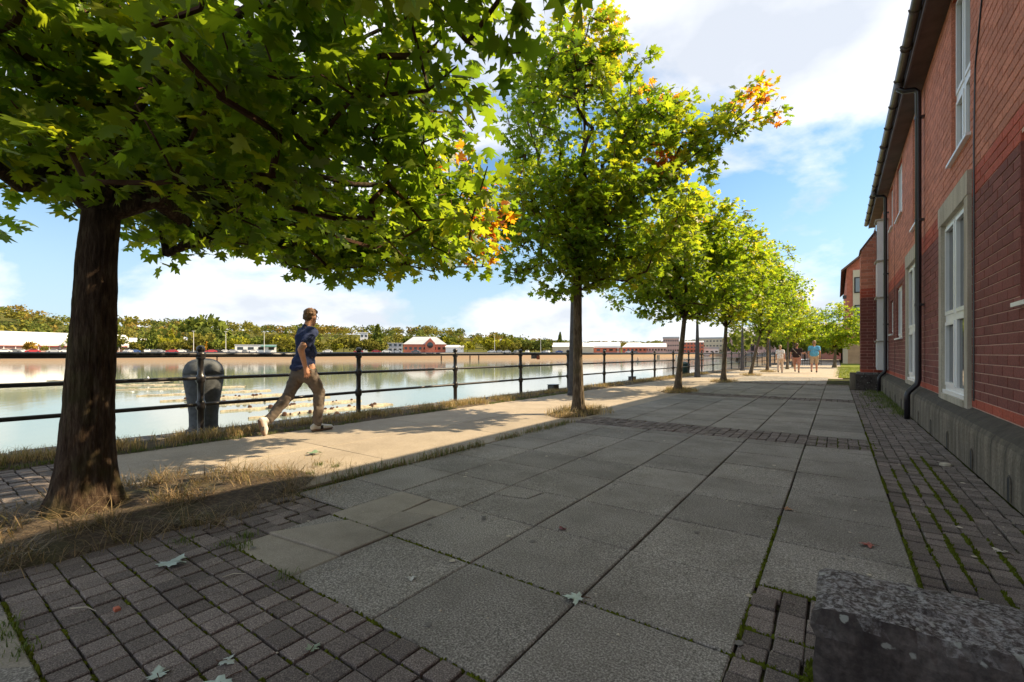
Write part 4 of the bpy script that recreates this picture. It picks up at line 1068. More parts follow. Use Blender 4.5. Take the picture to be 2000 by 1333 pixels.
# ------------------------------------------------------------------ dry grass and weeds
def blades(name, spots, n, h, w, cols, seed, parent=None, lean=0.5, spread=0.06):
    g = np.random.default_rng(seed)
    V, T, C = [], [], []
    S = np.array(spots, float); pick = g.integers(0, len(S), n)
    for i in range(n):
        s_ = S[pick[i]]; x, y, z = s_[0] + g.normal(0, spread), s_[1] + g.normal(0, spread), s_[2]
        hh = h * g.uniform(0.35, 1.25); a = g.uniform(0, 6.283); ln = lean * g.uniform(0.2, 1.6) * hh
        dx, dy = math.cos(a), math.sin(a); ww = w * g.uniform(0.6, 1.3)
        px, py = -dy * ww, dx * ww; b = len(V)
        V += [(x - px, y - py, z - 0.01), (x + px, y + py, z - 0.01), (x + dx * ln * 0.35 - px * 0.7, y + dy * ln * 0.35 - py * 0.7, z + hh * 0.6), (x + dx * ln * 0.35 + px * 0.7, y + dy * ln * 0.35 + py * 0.7, z + hh * 0.6), (x + dx * ln, y + dy * ln, z + hh * g.uniform(0.7, 1.0))]
        T += [(b, b + 1, b + 3), (b, b + 3, b + 2), (b + 2, b + 3, b + 4)]
        c = np.array(cols[g.integers(0, len(cols))]) * g.uniform(0.75, 1.25); C += [c] * 5
    o = obj(name, mesh_np(name, np.array(V), np.array(T), M['blade'], np.array(C)), parent); return stuff(o)
STRAW = [(0.46, 0.34, 0.16), (0.40, 0.29, 0.13), (0.52, 0.40, 0.21), (0.33, 0.25, 0.11), (0.16, 0.17, 0.04)]
STRAW_D = [(0.36, 0.27, 0.15), (0.28, 0.20, 0.11), (0.21, 0.16, 0.08), (0.13, 0.12, 0.04)]
GREEN = [(0.10, 0.15, 0.02), (0.15, 0.19, 0.03), (0.08, 0.12, 0.02)]
sp = []
for k in range(900):
    y = rng.uniform(0.0, 26.0) if k % 3 else rng.uniform(0.4, 9.0)
    if noise.noise(Vector((y * 0.8, 3, 1))) < -0.25 and rng.random() < 0.7: continue
    sp.append((wx(-6.72 + rng.gauss(0, 0.13), y), y, 0.02))
blades('dry_grass', sp, 17000, 0.13, 0.0028, STRAW, 51, None, 0.7, 0.05)
sp = [(wx(-6.42 + rng.gauss(0, 0.035), y), y, 0.0) for y in np.linspace(0.3, 12, 240) if noise.noise(Vector((y * 0.9, 8, 1))) > -0.1]
blades('verge_grass', sp, 4200, 0.045, 0.0022, GREEN, 52, None, 0.6, 0.03)
sp = []
for k in range(330):
    a = rng.uniform(0, 6.283); q = rng.uniform(0.25, 1.05)
    x, y = -4.05 + 0.80 * q * math.cos(a), 1.05 + 1.3 * q * math.sin(a)
    if math.hypot(x + 4.13, y - 0.81) < 0.3: continue
    sp.append((x, y, max(0.0, 0.07 * (1 - q * q)) + 0.005))
blades('pit_grass', sp[::5], 2300, 0.12, 0.0023, STRAW_D, 53, None, 2.3, 0.05)
blades('pit_grass', [p for p in sp if math.hypot((p[0] + 4.05) / 0.8, (p[1] - 1.05) / 1.3) > 0.75] + [(-3.35 + rng.gauss(0, 0.06), rng.uniform(0.3, 2.3), 0.004) for _ in range(60)] + [(-4.0 + rng.gauss(0, 0.25), rng.uniform(2.1, 2.7), 0.004) for _ in range(50)], 1300, 0.07, 0.002, STRAW_D, 54, None, 2.2, 0.06)
for i, y0 in enumerate(TREES_Y[1:6]):
    sp = []
    x0 = [-3.83, -3.72, -3.55, -3.5, -3.35][i]
    for k in range(150):
        a = rng.uniform(0, 6.283); q = rng.uniform(0.2, 1.1); sp.append((x0 + 0.45 * q * math.cos(a), y0 + 0.05 + 0.8 * q * math.sin(a), 0.02))
    blades('pit_grass', sp, 1500 if i < 2 else 800, 0.12, 0.003, STRAW, 60 + i, None, 0.8, 0.05)
sp = [(-3.53 + 0.012 * y + rng.gauss(0, 0.03), y, -0.01) for y in np.linspace(1.95, 6.4, 150) if noise.noise(Vector((y * 1.7, 1, 4))) > -0.12]
blades('joint_weeds', sp, 2100, 0.085, 0.0024, STRAW_D + GREEN, 70, None, 0.7, 0.035)
sp = [(-2.75, 1.22, 0), (-2.84, 1.16, 0), (-2.9, 1.3, 0), (-0.29, 1.5, 0), (-0.27, 1.55, 0), (-2.62, 0.30, 0), (-2.72, 0.31, 0), (-2.45, 0.31, 0), (-3.9, 2.3, 0), (-4.1, 2.5, 0.02), (-3.95, 2.6, 0), (-0.6, 1.2, 0), (-3.1, 1.05, 0), (-2.2, 1.17, 0)]
blades('joint_weeds', sp, 700, 0.035, 0.0022, GREEN, 71, None, 0.9, 0.03)
sp = [(0.98 + rng.gauss(0, 0.06), rng.uniform(10.2, 16.2), 0) for _ in range(120)] + [(0.75 + rng.gauss(0, 0.12), rng.uniform(11.5, 16.8), 0) for _ in range(80)]
blades('joint_weeds', sp, 2600, 0.07, 0.0028, GREEN, 72, None, 0.7, 0.05)
sp = [(rng.uniform(0.0, 2.2), rng.uniform(24.7, 44), 0.012) for _ in range(1500)]
blades('lawn_grass', sp, 9000, 0.07, 0.006, [(0.16, 0.21, 0.03), (0.22, 0.26, 0.04), (0.12, 0.17, 0.02)], 73, None, 0.6, 0.08)

# ------------------------------------------------------------------ fallen leaves and litter
def fallen(x, y, size, rz, cols, label, curl=0.5, name='fallen_leaf'):
    V, T = LEAF[2]; V = V.copy()
    V[:, 2] = 0.05 + curl * (0.28 * np.abs(V[:, 0]) ** 1.3 * np.sign(np.sin(V[:, 1] * 7 + rz)) + 0.16 * np.sin(V[:, 0] * 6 + rz) * V[:, 1])
    V[:, 2] -= V[:, 2].min(); V[:, 2] += 0.03
    me_ = mesh_np('blade', V, T, M['dry_leaf'], np.tile(np.array(cols), (len(V), 1)) * nr.uniform(0.8, 1.15, (len(V), 1)))
    t_ = thing(name, label, 'leaf', (x, y, 0.001), rz)
    b_ = obj('blade', me_, t_, scale=(size, size, size))
    m_ = MB(); m_.tube([(0, 0.02, 0.012), (0.01, -0.25 * size, 0.006), (0.03 * size, -0.55 * size, 0.004)], 0.0016, 4); obj('stalk', m_.mesh('stalk', M['twig']), t_)
PALEC, REDC = (0.42, 0.50, 0.43), (0.16, 0.02, 0.015)
for x, y, s_, rz, c, lab in ((-2.78, 0.86, 0.13, 0.6, PALEC, 'large pale silvery green fallen leaf upturned on the pavers below the thick trunk'), (-0.93, 1.83, 0.085, 2.2, PALEC, 'crumpled pale green fallen leaf at the crossing of slab joints'),
                             (-1.70, 1.53, 0.045, 4.0, (0.55, 0.55, 0.5), 'tiny whitish leaf scrap in the middle of a dark slab'), (-1.86, 0.55, 0.065, 1.2, PALEC, 'pale green leaf scrap on the pavers with its point torn'),
                             (-1.66, 0.68, 0.10, 3.3, PALEC, 'broad pale green fallen leaf lying flat on the pavers'), (-1.78, 0.72, 0.05, 5.1, (0.45, 0.5, 0.44), 'narrow pale leaf scrap on the pavers beside a broad one'),
                             (-1.58, 0.93, 0.05, 0.2, (0.22, 0.27, 0.18), 'small dull green fallen leaf on the pavers near the slab edge'), (-1.38, 2.48, 0.05, 1.0, REDC, 'small dark red fallen leaf on a slab by the broken pale slabs'),
                             (0.16, 3.30, 0.07, 2.0, (0.30, 0.06, 0.03), 'bright red fallen leaf near the mossy paver edge'), (0.06, 2.78, 0.075, 4.0, REDC, 'dark maroon curled fallen leaf on the slab near the concrete block'),
                             (-0.30, 3.72, 0.06, 5.0, (0.35, 0.15, 0.04), 'orange brown fallen leaf caught in a slab joint'), (-4.6, 2.75, 0.14, 0.9, (0.20, 0.30, 0.16), 'green fallen leaf by the sunlit path edge'), (0.75, 3.6, 0.06, 0.9, (0.5, 0.46, 0.38), 'pale withered leaf on the mossy paver strip')):
    fallen(x, y, s_, rz, c, lab)
# pale grit and droppings on the paving
mb = MB()
for k in range(420):
    x, y = rng.uniform(-3.2, 1.0), rng.uniform(0.5, 8.0); r_ = rng.uniform(0.002, 0.006) * (1.5 if rng.random() < 0.1 else 1)
    mb.add([(x - r_, y - r_ * 0.6, 0.002), (x + r_, y - r_ * 0.8, 0.002), (x + r_ * 0.8, y + r_, 0.002), (x - r_ * 0.7, y + r_ * 0.7, 0.002), (x, y, 0.002 + r_ * 0.8)], [(0, 1, 4), (1, 2, 4), (2, 3, 4), (3, 0, 4)])
stuff(obj('grit', mb.mesh('grit', M['surround'])))
def splat(x, y, r_, k):
    n_ = 11; return [(x + r_ * (0.65 + 0.6 * abs(noise.noise(Vector((i * 0.9, k * 3.3, 1))))) * math.cos(2 * math.pi * i / n_), y + r_ * (0.65 + 0.6 * abs(noise.noise(Vector((i * 0.9, k * 3.3, 1))))) * math.sin(2 * math.pi * i / n_) * 1.2, 0.0042) for i in range(n_)]
dr, gm = MB(), MB()
for k in range(46): dr.add(splat(rng.uniform(-3.2, 0.9), rng.uniform(1.2, 9), rng.uniform(0.006, 0.022), k), [tuple(range(11))])
for k in range(120): gm.add(splat(rng.uniform(-3.2, 0.3), rng.uniform(1.2, 11), rng.uniform(0.008, 0.02), k + 90), [tuple(range(11))])
stuff(obj('bird_droppings', dr.mesh('bird_droppings', M['surround']), pave)); stuff(obj('gum_spots', gm.mesh('gum_spots', M['tarmac']), pave))
for k, (x, y, L_, rz, lab) in enumerate(((-2.42, 1.03, 0.10, 1.1, 'short pale twig on the pavers near the pale broken slab'), (-2.62, 0.52, 0.13, 0.55, 'thin bleached twig on the pavers by the bright mossy slab edge'), (-0.75, 4.65, 0.16, 1.9, 'thin curved twig lying across a dark slab'))):
    m_ = MB(); m_.tube([(-L_ / 2, 0, 0.005), (0, 0.012, 0.008), (L_ / 2, -0.01, 0.005)], [0.0028, 0.0025, 0.0012], 5)
    tag(obj('fallen_twig', m_.mesh('fallen_twig', M['surround']), None, (x, y, 0), (0, 0, rz)), lab, 'twig')
m_ = MB(); m_.lathe([(0.01, 0), (0.03, 0.006), (0.028, 0.026), (0.01, 0.034)], 7); o = obj('stone_chip', m_.mesh('stone_chip', M['surround']), None, (0.86, 6.05, 0)); o.scale = (1.7, 1.2, 1); tag(o, 'pale stone chip by the plinth weep slot', 'stone')
m_ = MB(); m_.cbox(-0.014, 0.014, -0.01, 0.01, 0, 0.016, 0.003); tag(obj('brick_chip', m_.mesh('brick_chip', M['brick_far']), None, (-2.5, 0.6, 0)), 'tiny orange brick chip in a paver joint', 'stone')

# ------------------------------------------------------------------ the far bank
SHORE = [(-900, 105), (-400, 130), (0, 150), (300, 163), (700, 188), (1000, 212), (1150, 245), (1250, 285), (1330, 330), (1395, 420), (1420, 300), (1436, 150), (1480, 118), (1560, 112)]
def lerp_tab(tab, u):
    for (a, x), (b, y) in zip(tab, tab[1:]):
        if a <= u <= b: return x + (y - x) * (u - a) / (b - a)
    return tab[0][1] if u < tab[0][0] else tab[-1][1]
HILL = [(-900, 52), (-300, 42), (0, 31), (140, 21), (250, 21), (480, 18), (700, 15.5), (900, 14), (1000, 10.5), (1100, 5), (1250, 6), (1400, 12), (1560, 3)]
def shore(u): return lerp_tab(SHORE, u)
def far_z(u, s_):                             # s_: metres behind the shoreline
    H_ = lerp_tab(HILL, u)
    if s_ < 8: return WATER_Z - 0.4 + 1.7 * s_ / 8
    if s_ < 14: return -0.2 + 1.4 * (s_ - 8) / 6
    if s_ < 70: return 1.2
    k = min(1, (s_ - 70) / 130); return 1.2 + H_ * k * k * (3 - 2 * k)
us = [-900 + 30 * i for i in range(83)]
def bank_mesh(name, ss, mat, z_off=0.0):
    vs, fs = [], []
    for u in us:
        for s_ in ss:
            x, y = fb(u, shore(u) + s_); vs.append((x, y, far_z(u, s_) + z_off))
    n = len(ss)
    for i in range(len(us) - 1):
        for k in range(n - 1): a = i * n + k; fs.append((a, a + n, a + n + 1, a + 1))
    me_ = MB().add(vs, fs).mesh(name, mat, True); return structure(obj(name, me_))
bank_mesh('mud_bank', [0, 2, 5, 8, 9.5], M['mud'])
bank_mesh('far_road', [9.5, 14, 40, 70.0], M['tarmac'])
bank_mesh('hillside', [70.0, 90, 110, 130, 150, 175, 200, 260, 500, 900], M['scrub'])
# low brick river wall on top of the bank
mb = MB(); pts = [fb(u, shore(u) + 11) for u in us if u < 1330]
for (x0, y0), (x1, y1) in zip(pts, pts[1:]):
    d = Vector((x1 - x0, y1 - y0, 0)).normalized(); n_ = Vector((-d.y, d.x, 0)) * 0.25
    mb.add([(x0, y0, -0.6), (x1, y1, -0.6), (x1, y1, 1.15), (x0, y0, 1.15), (x0 + n_.x, y0 + n_.y, -0.6), (x1 + n_.x, y1 + n_.y, -0.6), (x1 + n_.x, y1 + n_.y, 1.15), (x0 + n_.x, y0 + n_.y, 1.15)],
           [(0, 1, 2, 3), (3, 2, 6, 7), (5, 4, 7, 6)])
M['far_wall'] = mat_plain('river_wall_brick', (0.34, 0.165, 0.10), 0.9, 0, 0.25, 0.3)
tag(obj('river_wall', mb.mesh('river_wall', M['far_wall'])), 'low orange brick wall running along the top of the far mud bank', 'wall')

# far trees: a handful of crowns built from leaf clumps, copied
def crown_mesh(seed, kind):
    g = np.random.default_rng(seed); n = 520 if kind != 'conifer' else 460
    V, T, C = [], [], []
    lob = [(g.normal(0, 0.30), g.normal(0, 0.30), g.uniform(0.42, 0.85), g.uniform(0.22, 0.36)) for _ in range(9)]
    for i in range(n):
        if kind == 'round':
            l_ = lob[g.integers(0, 9)]; d = g.normal(0, 1, 3); d /= np.linalg.norm(d); q = l_[3] * g.uniform(0.65, 1.0)
            p = np.array([l_[0] + d[0] * q, l_[1] + d[1] * q, l_[2] * 0.82 + d[2] * q * 0.85]); p[2] = max(p[2], 0.12)
        elif kind == 'conifer':
            h = g.uniform(0.06, 1.0); a = g.uniform(0, 6.283); r_ = 0.36 * (1 - h) ** 0.8 * g.uniform(0.55, 1.0) + 0.01
            p = np.array([r_ * math.cos(a), r_ * math.sin(a), h])
        else:
            h = g.uniform(0.08, 1.0); a = g.uniform(0, 6.283); r_ = 0.17 * math.sin(math.pi * min(1, h * 0.85 + 0.12)) * g.uniform(0.5, 1.0)
            p = np.array([r_ * math.cos(a), r_ * math.sin(a), h])
        s_ = g.uniform(0.035, 0.075); a, b = g.normal(0, 1, 3), g.normal(0, 1, 3)
        a /= np.linalg.norm(a); b -= a * (a @ b); b /= np.linalg.norm(b)
        k = len(V); V += [p - a * s_ - b * s_ * 0.6, p + a * s_ - b * s_ * 0.7, p + a * s_ * 0.6 + b * s_, p - a * s_ * 0.8 + b * s_ * 0.7]
        T += [(k, k + 1, k + 2), (k, k + 2, k + 3)]
        c = np.array((0.175, 0.190, 0.034)) * g.uniform(0.6, 1.35); C += [c] * 4
    return mesh_np('crown', np.array(V), np.array(T), M['far_leaf'], np.array(C))
CROWN = {'round': [crown_mesh(s_, 'round') for s_ in (1, 2, 3, 4)], 'conifer': [crown_mesh(5, 'conifer'), crown_mesh(6, 'conifer')], 'poplar': [crown_mesh(7, 'poplar')]}
ftrunk = MB().lathe([(0.025, 0.0), (0.02, 0.2), (0.012, 0.5)], 6).mesh('trunk', M['bark'])
def far_tree(u, s_, h, w, kind, tint, label, group='trees on the far bank'):
    x, y = fb(u, shore(u) + s_); z = far_z(u, s_) - 0.05
    o = thing('far_tree', label, 'tree', (x, y, z), rng.uniform(0, 6.28), group)
    c = obj('crown', rng.choice(CROWN[kind]), o, scale=(w, w, h)); c.color = (*tint, 1)
    obj('trunk', ftrunk, o, scale=(h * 0.8, h * 0.8, h))
    return o
OL, GR, YG, DK, OR = (1.15, 1.0, 0.9), (0.9, 1.0, 0.9), (1.6, 1.45, 0.6), (0.62, 0.72, 0.8), (2.5, 1.15, 0.6)
KL = {'round': {OL: 'olive green round headed tree on the far bank', GR: 'green round headed tree on the far bank', YG: 'bright yellow green round tree on the far bank', DK: 'dark green round tree on the far bank', OR: 'orange brown tree among green ones on the far bank'}}
# big individual ones seen in the row behind the car park
for u, s_, h, w, kd, ti, lab in ((388, 95, 23, 20, 'round', GR, 'broad tall green tree highest above the far treeline'), (418, 80, 16, 14, 'round', DK, 'dark tree beside the broad tall green one'), (300, 52, 9.5, 8, 'conifer', GR, 'pointed green tree among round ones behind the car park'),
                             (325, 45, 8.0, 7, 'round', YG, 'bright yellow green tree behind the parked cars'), (362, 48, 6.2, 6, 'round', OL, 'low olive tree beside the small white house'), (392, 46, 6.5, 6, 'round', OR, 'orange brown tree among green ones on the far bank'),
                             (455, 48, 8.0, 8.5, 'round', YG, 'yellow green tree before the white lorry'), (738, 48, 14.5, 13, 'conifer', GR, 'tall pointed dark green conifer standing beside the white tower'), (722, 44, 8.0, 7, 'round', OL, 'olive bush at the foot of the tall conifer'),
                             (545, 50, 8.5, 8, 'round', YG, 'yellow green tree behind the walking man'), (575, 46, 7.5, 7, 'round', OL, 'olive tree behind the walking man'), (1094, 120, 14, 10, 'poplar', DK, 'narrow dark poplar on the far skyline'),
                             (59, 40, 5.6, 4.5, 'round', (1.9, 1.1, 0.9), 'thin reddish tree in front of the white warehouse'), (88, 38, 3.6, 2.6, 'round', OL, 'small olive tree in front of the white warehouse'), (1247, 60, 9, 8, 'round', OL, 'olive tree between the far pale sheds')):
    far_tree(u, s_, h, w, kd, ti, lab)
ZONES = [(240, 'between the white warehouse and the white houses'), (300, 'by the small white houses'), (375, 'left of the orange brown tree'), (470, 'around the broad tallest tree'), (540, 'behind the white depot'), (690, 'between the white depot and the tower'),
         (765, 'around the tall conifer by the tower'), (910, 'behind the brick hall'), (1000, 'right of the low white shed'), (2000, 'left of the narrow dark poplar')]
for k in range(92):
    u = rng.uniform(150, 1120); 
    s_ = rng.choice((44, 52, 62, 74, 90)) + rng.uniform(-4, 4)
    if 400 < u < 540 and s_ < 58: s_ += 25
    if 765 < u < 910 and s_ < 95: s_ = rng.uniform(96, 112)
    if 600 < u < 1110 and rng.random() < 0.5: s_ = rng.uniform(40, 55)
    if 765 < u < 910 and s_ < 95: s_ = rng.uniform(96, 112)
    if -60 < u < 150: continue
    if 1070 < u: s_ += 70
    ti = rng.choice((OL, OL, GR, GR, YG, DK)); kd = 'conifer' if rng.random() < 0.10 else 'round'
    h = rng.uniform(6.0, 11) if kd == 'round' else rng.uniform(9, 13)
    size_ = 'small' if h < 7.4 else ('tall' if h > 9.2 else 'mid sized')
    where = next(w_ for e_, w_ in ZONES if u < e_)
    hue = {OL: 'olive', GR: 'green', YG: 'yellow green', DK: 'dark green'}[ti]
    lab = '%s %s %s %s' % (size_, hue, 'round headed tree' if kd == 'round' else 'pointed conifer', where)
    o = far_tree(u, s_, h, h * rng.uniform(0.85, 1.15) if kd == 'round' else h * 0.8, kd, ti, lab, 'trees on the far bank')
# hanging wood on the hill: one mass of crowns
Vw, Tw, Cw = [], [], []; off = 0
base_m = [(np.array([v.co[:] for v in m_.vertices]), np.array([p.vertices[:] for p in m_.polygons])) for m_ in CROWN['round'][:2]]
tintbase = []
for k in range(560):
    u = rng.uniform(-800, 1150) if k < 440 else rng.uniform(1150, 1420); s_ = rng.uniform(96, 270)
    if 1000 < u and s_ < 130: s_ += 60
    V, T = base_m[k % 2]; sel = nr.choice(len(T) // 2, 150, replace=False)
    Tq = np.concatenate([T[2 * sel], T[2 * sel + 1]]); 
    h = rng.uniform(6, 11.5) * (1.0 if u < 1000 else 0.8); a = rng.uniform(0, 6.28); w = h * rng.uniform(0.9, 1.3)
    x, y = fb(u, shore(u) + s_); z = far_z(u, s_) - 0.4
    VV = np.stack([x + (V[:, 0] * math.cos(a) - V[:, 1] * math.sin(a)) * w * 1.05, y + (V[:, 0] * math.sin(a) + V[:, 1] * math.cos(a)) * w * 1.05, z + V[:, 2] * h], 1)
    ids, inv = np.unique(Tq, return_inverse=True)
    Vw.append(VV[ids] + 0); Tw.append(inv.reshape(Tq.shape) + off); off += len(ids)
    c = np.array((0.175, 0.185, 0.040)) * np.array(rng.choice(((1.15, 1.0, 0.9), (0.9, 1.0, 0.9), (1.3, 1.15, 0.8), (0.65, 0.75, 0.8), (1.4, 0.95, 0.9)))); Cw.append(np.tile(c, (len(ids), 1)) * nr.uniform(0.75, 1.3, (len(ids), 1)))
wood = obj('hillside_wood', mesh_np('hillside_wood', np.concatenate(Vw), np.concatenate(Tw), M['far_leaf'], np.concatenate(Cw))); stuff(wood)

# far buildings, each with walls, roof, windows
def far_at(u, s_):
    x, y = fb(u, shore(u) + s_); return x, y, far_z(u, s_)
def facing(u): return YAW - math.atan((u - 1000) / F)          # turn a front towards the river
def far_building(name, label, u0, u1, s_, h, depth, wall_m, roof_m, roof='flat', roof_h=2.0, win=None, floors=1, turn=0.0, wh=1.3):
    um = (u0 + u1) / 2; x, y, z = far_at(um, s_); t_ = shore(um) + s_
    w = (u1 - u0) / F * t_ * math.sqrt(1 + ((um - 1000) / F) ** 2) * 0.96
    o = thing(name, label, 'building', (x, y, z), facing(um) + turn)
    obj('wall', MB().box(-w / 2, w / 2, 0, depth, -1, h).mesh('wall', wall_m), o)
    if roof == 'flat': rm = MB().box(-w / 2 - 0.3, w / 2 + 0.3, -0.3, depth + 0.3, h, h + roof_h)
    elif roof == 'gable':
        rm = MB(); rm.add([(-w / 2 - 0.3, -0.4, h), (w / 2 + 0.3, -0.4, h), (w / 2 + 0.3, depth + 0.4, h), (-w / 2 - 0.3, depth + 0.4, h), (-w / 2 - 0.3, depth / 2, h + roof_h), (w / 2 + 0.3, depth / 2, h + roof_h)], [(0, 1, 5, 4), (2, 3, 4, 5), (0, 4, 3), (1, 2, 5), (3, 2, 1, 0)])
    elif roof == 'barrel':
        rm = MB(); n_ = 10; prof = [(-0.4 + (depth + 0.8) * (1 - math.cos(math.pi * k / n_)) / 2, h + roof_h * math.sin(math.pi * k / n_)) for k in range(n_ + 1)]
        rm.add([(-w / 2, a, b) for a, b in prof] + [(w / 2, a, b) for a, b in prof], [(k, n_ + 1 + k, n_ + 2 + k, k + 1) for k in range(n_)] + [tuple(range(n_ + 1)), tuple(range(2 * n_ + 1, n_, -1))])
    else:                                                     # hipped
        rm = MB(); i_ = min(w * 0.22, depth / 2); rm.add([(-w / 2 - 0.3, -0.4, h), (w / 2 + 0.3, -0.4, h), (w / 2 + 0.3, depth + 0.4, h), (-w / 2 - 0.3, depth + 0.4, h), (-w / 2 + i_, depth / 2, h + roof_h), (w / 2 - i_, depth / 2, h + roof_h)], [(0, 1, 5, 4), (1, 2, 5), (2, 3, 4, 5), (3, 0, 4), (3, 2, 1, 0)])
    obj('roof', rm.mesh('roof', roof_m), o)
    if win:
        n_ = win
        wm = MB().box(-w / n_ * 0.28, w / n_ * 0.28, -0.06, 0.02, 0, wh).mesh('window', M['glass'])
        for f_ in range(floors):
            for k in range(n_): obj('window', wm, o, (-w / 2 + w * (k + 0.5) / n_, 0, h / floors * (f_ + 0.38)))
    return o, w
M['pale_roof'] = mat_plain('pale_metal_roof', (0.62, 0.63, 0.64), 0.5, 0, 0.08, 0.2)
M['grey_roof'] = mat_plain('grey_metal_roof', (0.42, 0.43, 0.45), 0.5, 0, 0.12, 0.2)
M['cream'] = mat_plain('cream_render', (0.60, 0.52, 0.38), 0.8, 0, 0.1, 0.5)
M['sign_red'] = mat_plain('sign_red', (0.55, 0.06, 0.05), 0.5, 0, 0.05); M['sign_blue'] = mat_plain('sign_blue', (0.03, 0.06, 0.30), 0.5, 0, 0.05)
M['pink'] = mat_plain('pinkish_brick', (0.52, 0.34, 0.29), 0.85, 0, 0.1, 0.5)
wh_, ww = far_building('white_warehouse', 'long white warehouse with a curved roof and a row of round windows', -90, 148, 52, 4.6, 30, M['pink'], M['white'], 'flat', 0.1)
bm = MB(); n_ = 12
prof = [(-0.9, 3.2), (-1.0, 4.6), (0.5, 6.8), (4, 8.6), (10, 9.8), (20, 10.2), (31, 8)]
bm.add([(-ww / 2 - 0.5, a, b + 0.55) for a, b in prof] + [(ww / 2 + 0.5, a, b - 0.5) for a, b in prof], [(k, 7 + k, 8 + k, k + 1)[::-1] for k in range(6)] + [tuple(range(7))[::-1], tuple(range(7, 14))])
obj('roof_shell', bm.mesh('roof_shell', M['white'], False), wh_)
for k in range(22): obj('column', MB().box(-ww / 2 + ww * k / 22 + 0.1, -ww / 2 + ww * k / 22 + 0.35, -0.85, -0.55, 0, 3.6).mesh('column', M['white']), wh_)
obj('canopy_rail', MB().box(-ww / 2, ww / 2, -1.12, -1.02, 3.0, 3.25).mesh('canopy_rail', M['sign_red']), wh_)
pl = MB().lathe([(0.62, -0.1), (0.62, 0.1)], 14).mesh('round_window', M['glass'])
for k in range(4): obj('round_window', pl, wh_, (ww * 0.335 + k * 2.35, -0.52, 5.3), (R(75), 0, 0))
obj('sign_board', MB().box(-ww * 0.16, -ww * 0.115, -1.5, -1.3, 5.2, 8.0).mesh('sign_board', M['sign_red']), wh_); obj('sign_board', MB().box(-ww * 0.155, -ww * 0.088, -1.5, -1.3, 1.6, 4.0).mesh('sign_board', M['sign_blue']), wh_)
far_building('white_house', 'small white house with a pitched roof half hidden by the pointed tree', 262, 292, 78, 5.5, 8, M['white'], M['pale_roof'], 'gable', 2.2, 3)
far_building('white_house', 'small white house with a flat roof left of the olive trees', 236, 258, 74, 5.0, 8, M['white'], M['pale_roof'], 'flat', 0.3, 3)
far_building('white_house', 'white gabled house next to the orange brown tree', 364, 382, 70, 6.4, 7, M['white'], M['grey_roof'], 'gable', 2.0, 2, 2)
lo, lw = far_building('white_depot', 'low white depot with a green canopy and a small upper window', 468, 532, 34, 3.6, 6, M['white'], M['pale_roof'], 'flat', 0.15, 4)
obj('canopy', MB().box(lw * 0.12, lw * 0.5, -2.5, 0, 2.9, 3.15).mesh('canopy', mat_plain('canopy_green', (0.08, 0.32, 0.24), 0.5)), lo)
tw_, _ = far_building('white_tower', 'white tower with a thin mast beside the tall conifer', 704, 718, 75, 11.5, 4, M['white'], M['pale_roof'], 'flat', 0.4, 2, 3)
obj('mast', MB().lathe([(0.15, 11.9), (0.1, 15.5), (0.35, 15.6), (0.05, 16.5)], 8, (-0.8, 1.5, 0)).mesh('mast', M['grey_iron']), tw_)
hb, hw = far_building('brick_hall', 'brick hall with a grey hipped roof and a round gable window', 788, 872, 44, 4.6, 16, M['brick_far'], M['grey_roof'], 'hip', 4.2, 9)
gx = hw * 0.12
obj('gable', MB().add([(gx - 2.6, -1.2, -1), (gx + 2.6, -1.2, -1), (gx + 2.6, -1.2, 5.2), (gx, -1.2, 8.0), (gx - 2.6, -1.2, 5.2), (gx - 2.6, 5, -1), (gx + 2.6, 5, -1), (gx + 2.6, 5, 5.2), (gx, 5, 8.0), (gx - 2.6, 5, 5.2)],
                      [(0, 1, 2, 3, 4), (1, 6, 7, 2), (2, 7, 8, 3), (3, 8, 9, 4), (0, 4, 9, 5)]).mesh('gable', M['brick_far']), hb)
obj('round_window', MB().lathe([(1.6, -0.08), (1.6, 0.08)], 18).mesh('round_window', M['glass']), hb, (gx, -1.25, 4.1), (R(90), 0, 0))
far_building('low_white_shed', 'low white shed beside the brick hall', 870, 906, 40, 3.0, 8, M['white'], M['pale_roof'], 'gable', 1.2)
far_building('grey_block', 'small grey block left of the brick hall', 758, 786, 44, 5.0, 8, M['grey_roof'], M['pale_roof'], 'flat', 0.2, 3, 2)
far_building('pale_shed', 'long pale shed with a white roof behind the first lamp post', 1078, 1160, 60, 4.0, 30, M['cream'], M['pale_roof'], 'gable', 3.0)
far_building('pale_shed', 'long pale shed with an orange brick end beyond the slender maple', 1150, 1212, 52, 3.6, 26, M['brick_far'], M['pale_roof'], 'barrel', 4.0, 5)
far_building('pale_shed', 'pale roofed shed with brick piers left of the third maple', 1216, 1262, 40, 4.0, 22, M['brick_far'], M['pale_roof'], 'hip', 3.6, 6)
far_building('pale_shed', 'low pale roofed terrace just left of the third maple trunk', 1256, 1300, 26, 4.2, 18, M['pink'], M['pale_roof'], 'gable', 3.0, 8)
for k, (u0, u1, s_, h, lab) in enumerate(((1296, 1325, 60, 12, 'distant grey brown block at the river bend behind the third maple'), (1330, 1372, 30, 9, 'distant brown block at the river bend left of the second lamp post'), (1368, 1408, 40, 14, 'distant tan block at the river bend behind the fourth maple'), (1345, 1400, 8, 5, 'low white boat shed at the river bend'))):
    far_building('distant_block', lab, u0, u1, s_, h, 14, (M['pink'], M['brick_far'], M['cream'], M['white'])[k], M['grey_roof'], 'flat' if k != 1 else 'gable', 1.5, 7, 3 if h > 6 else 1)
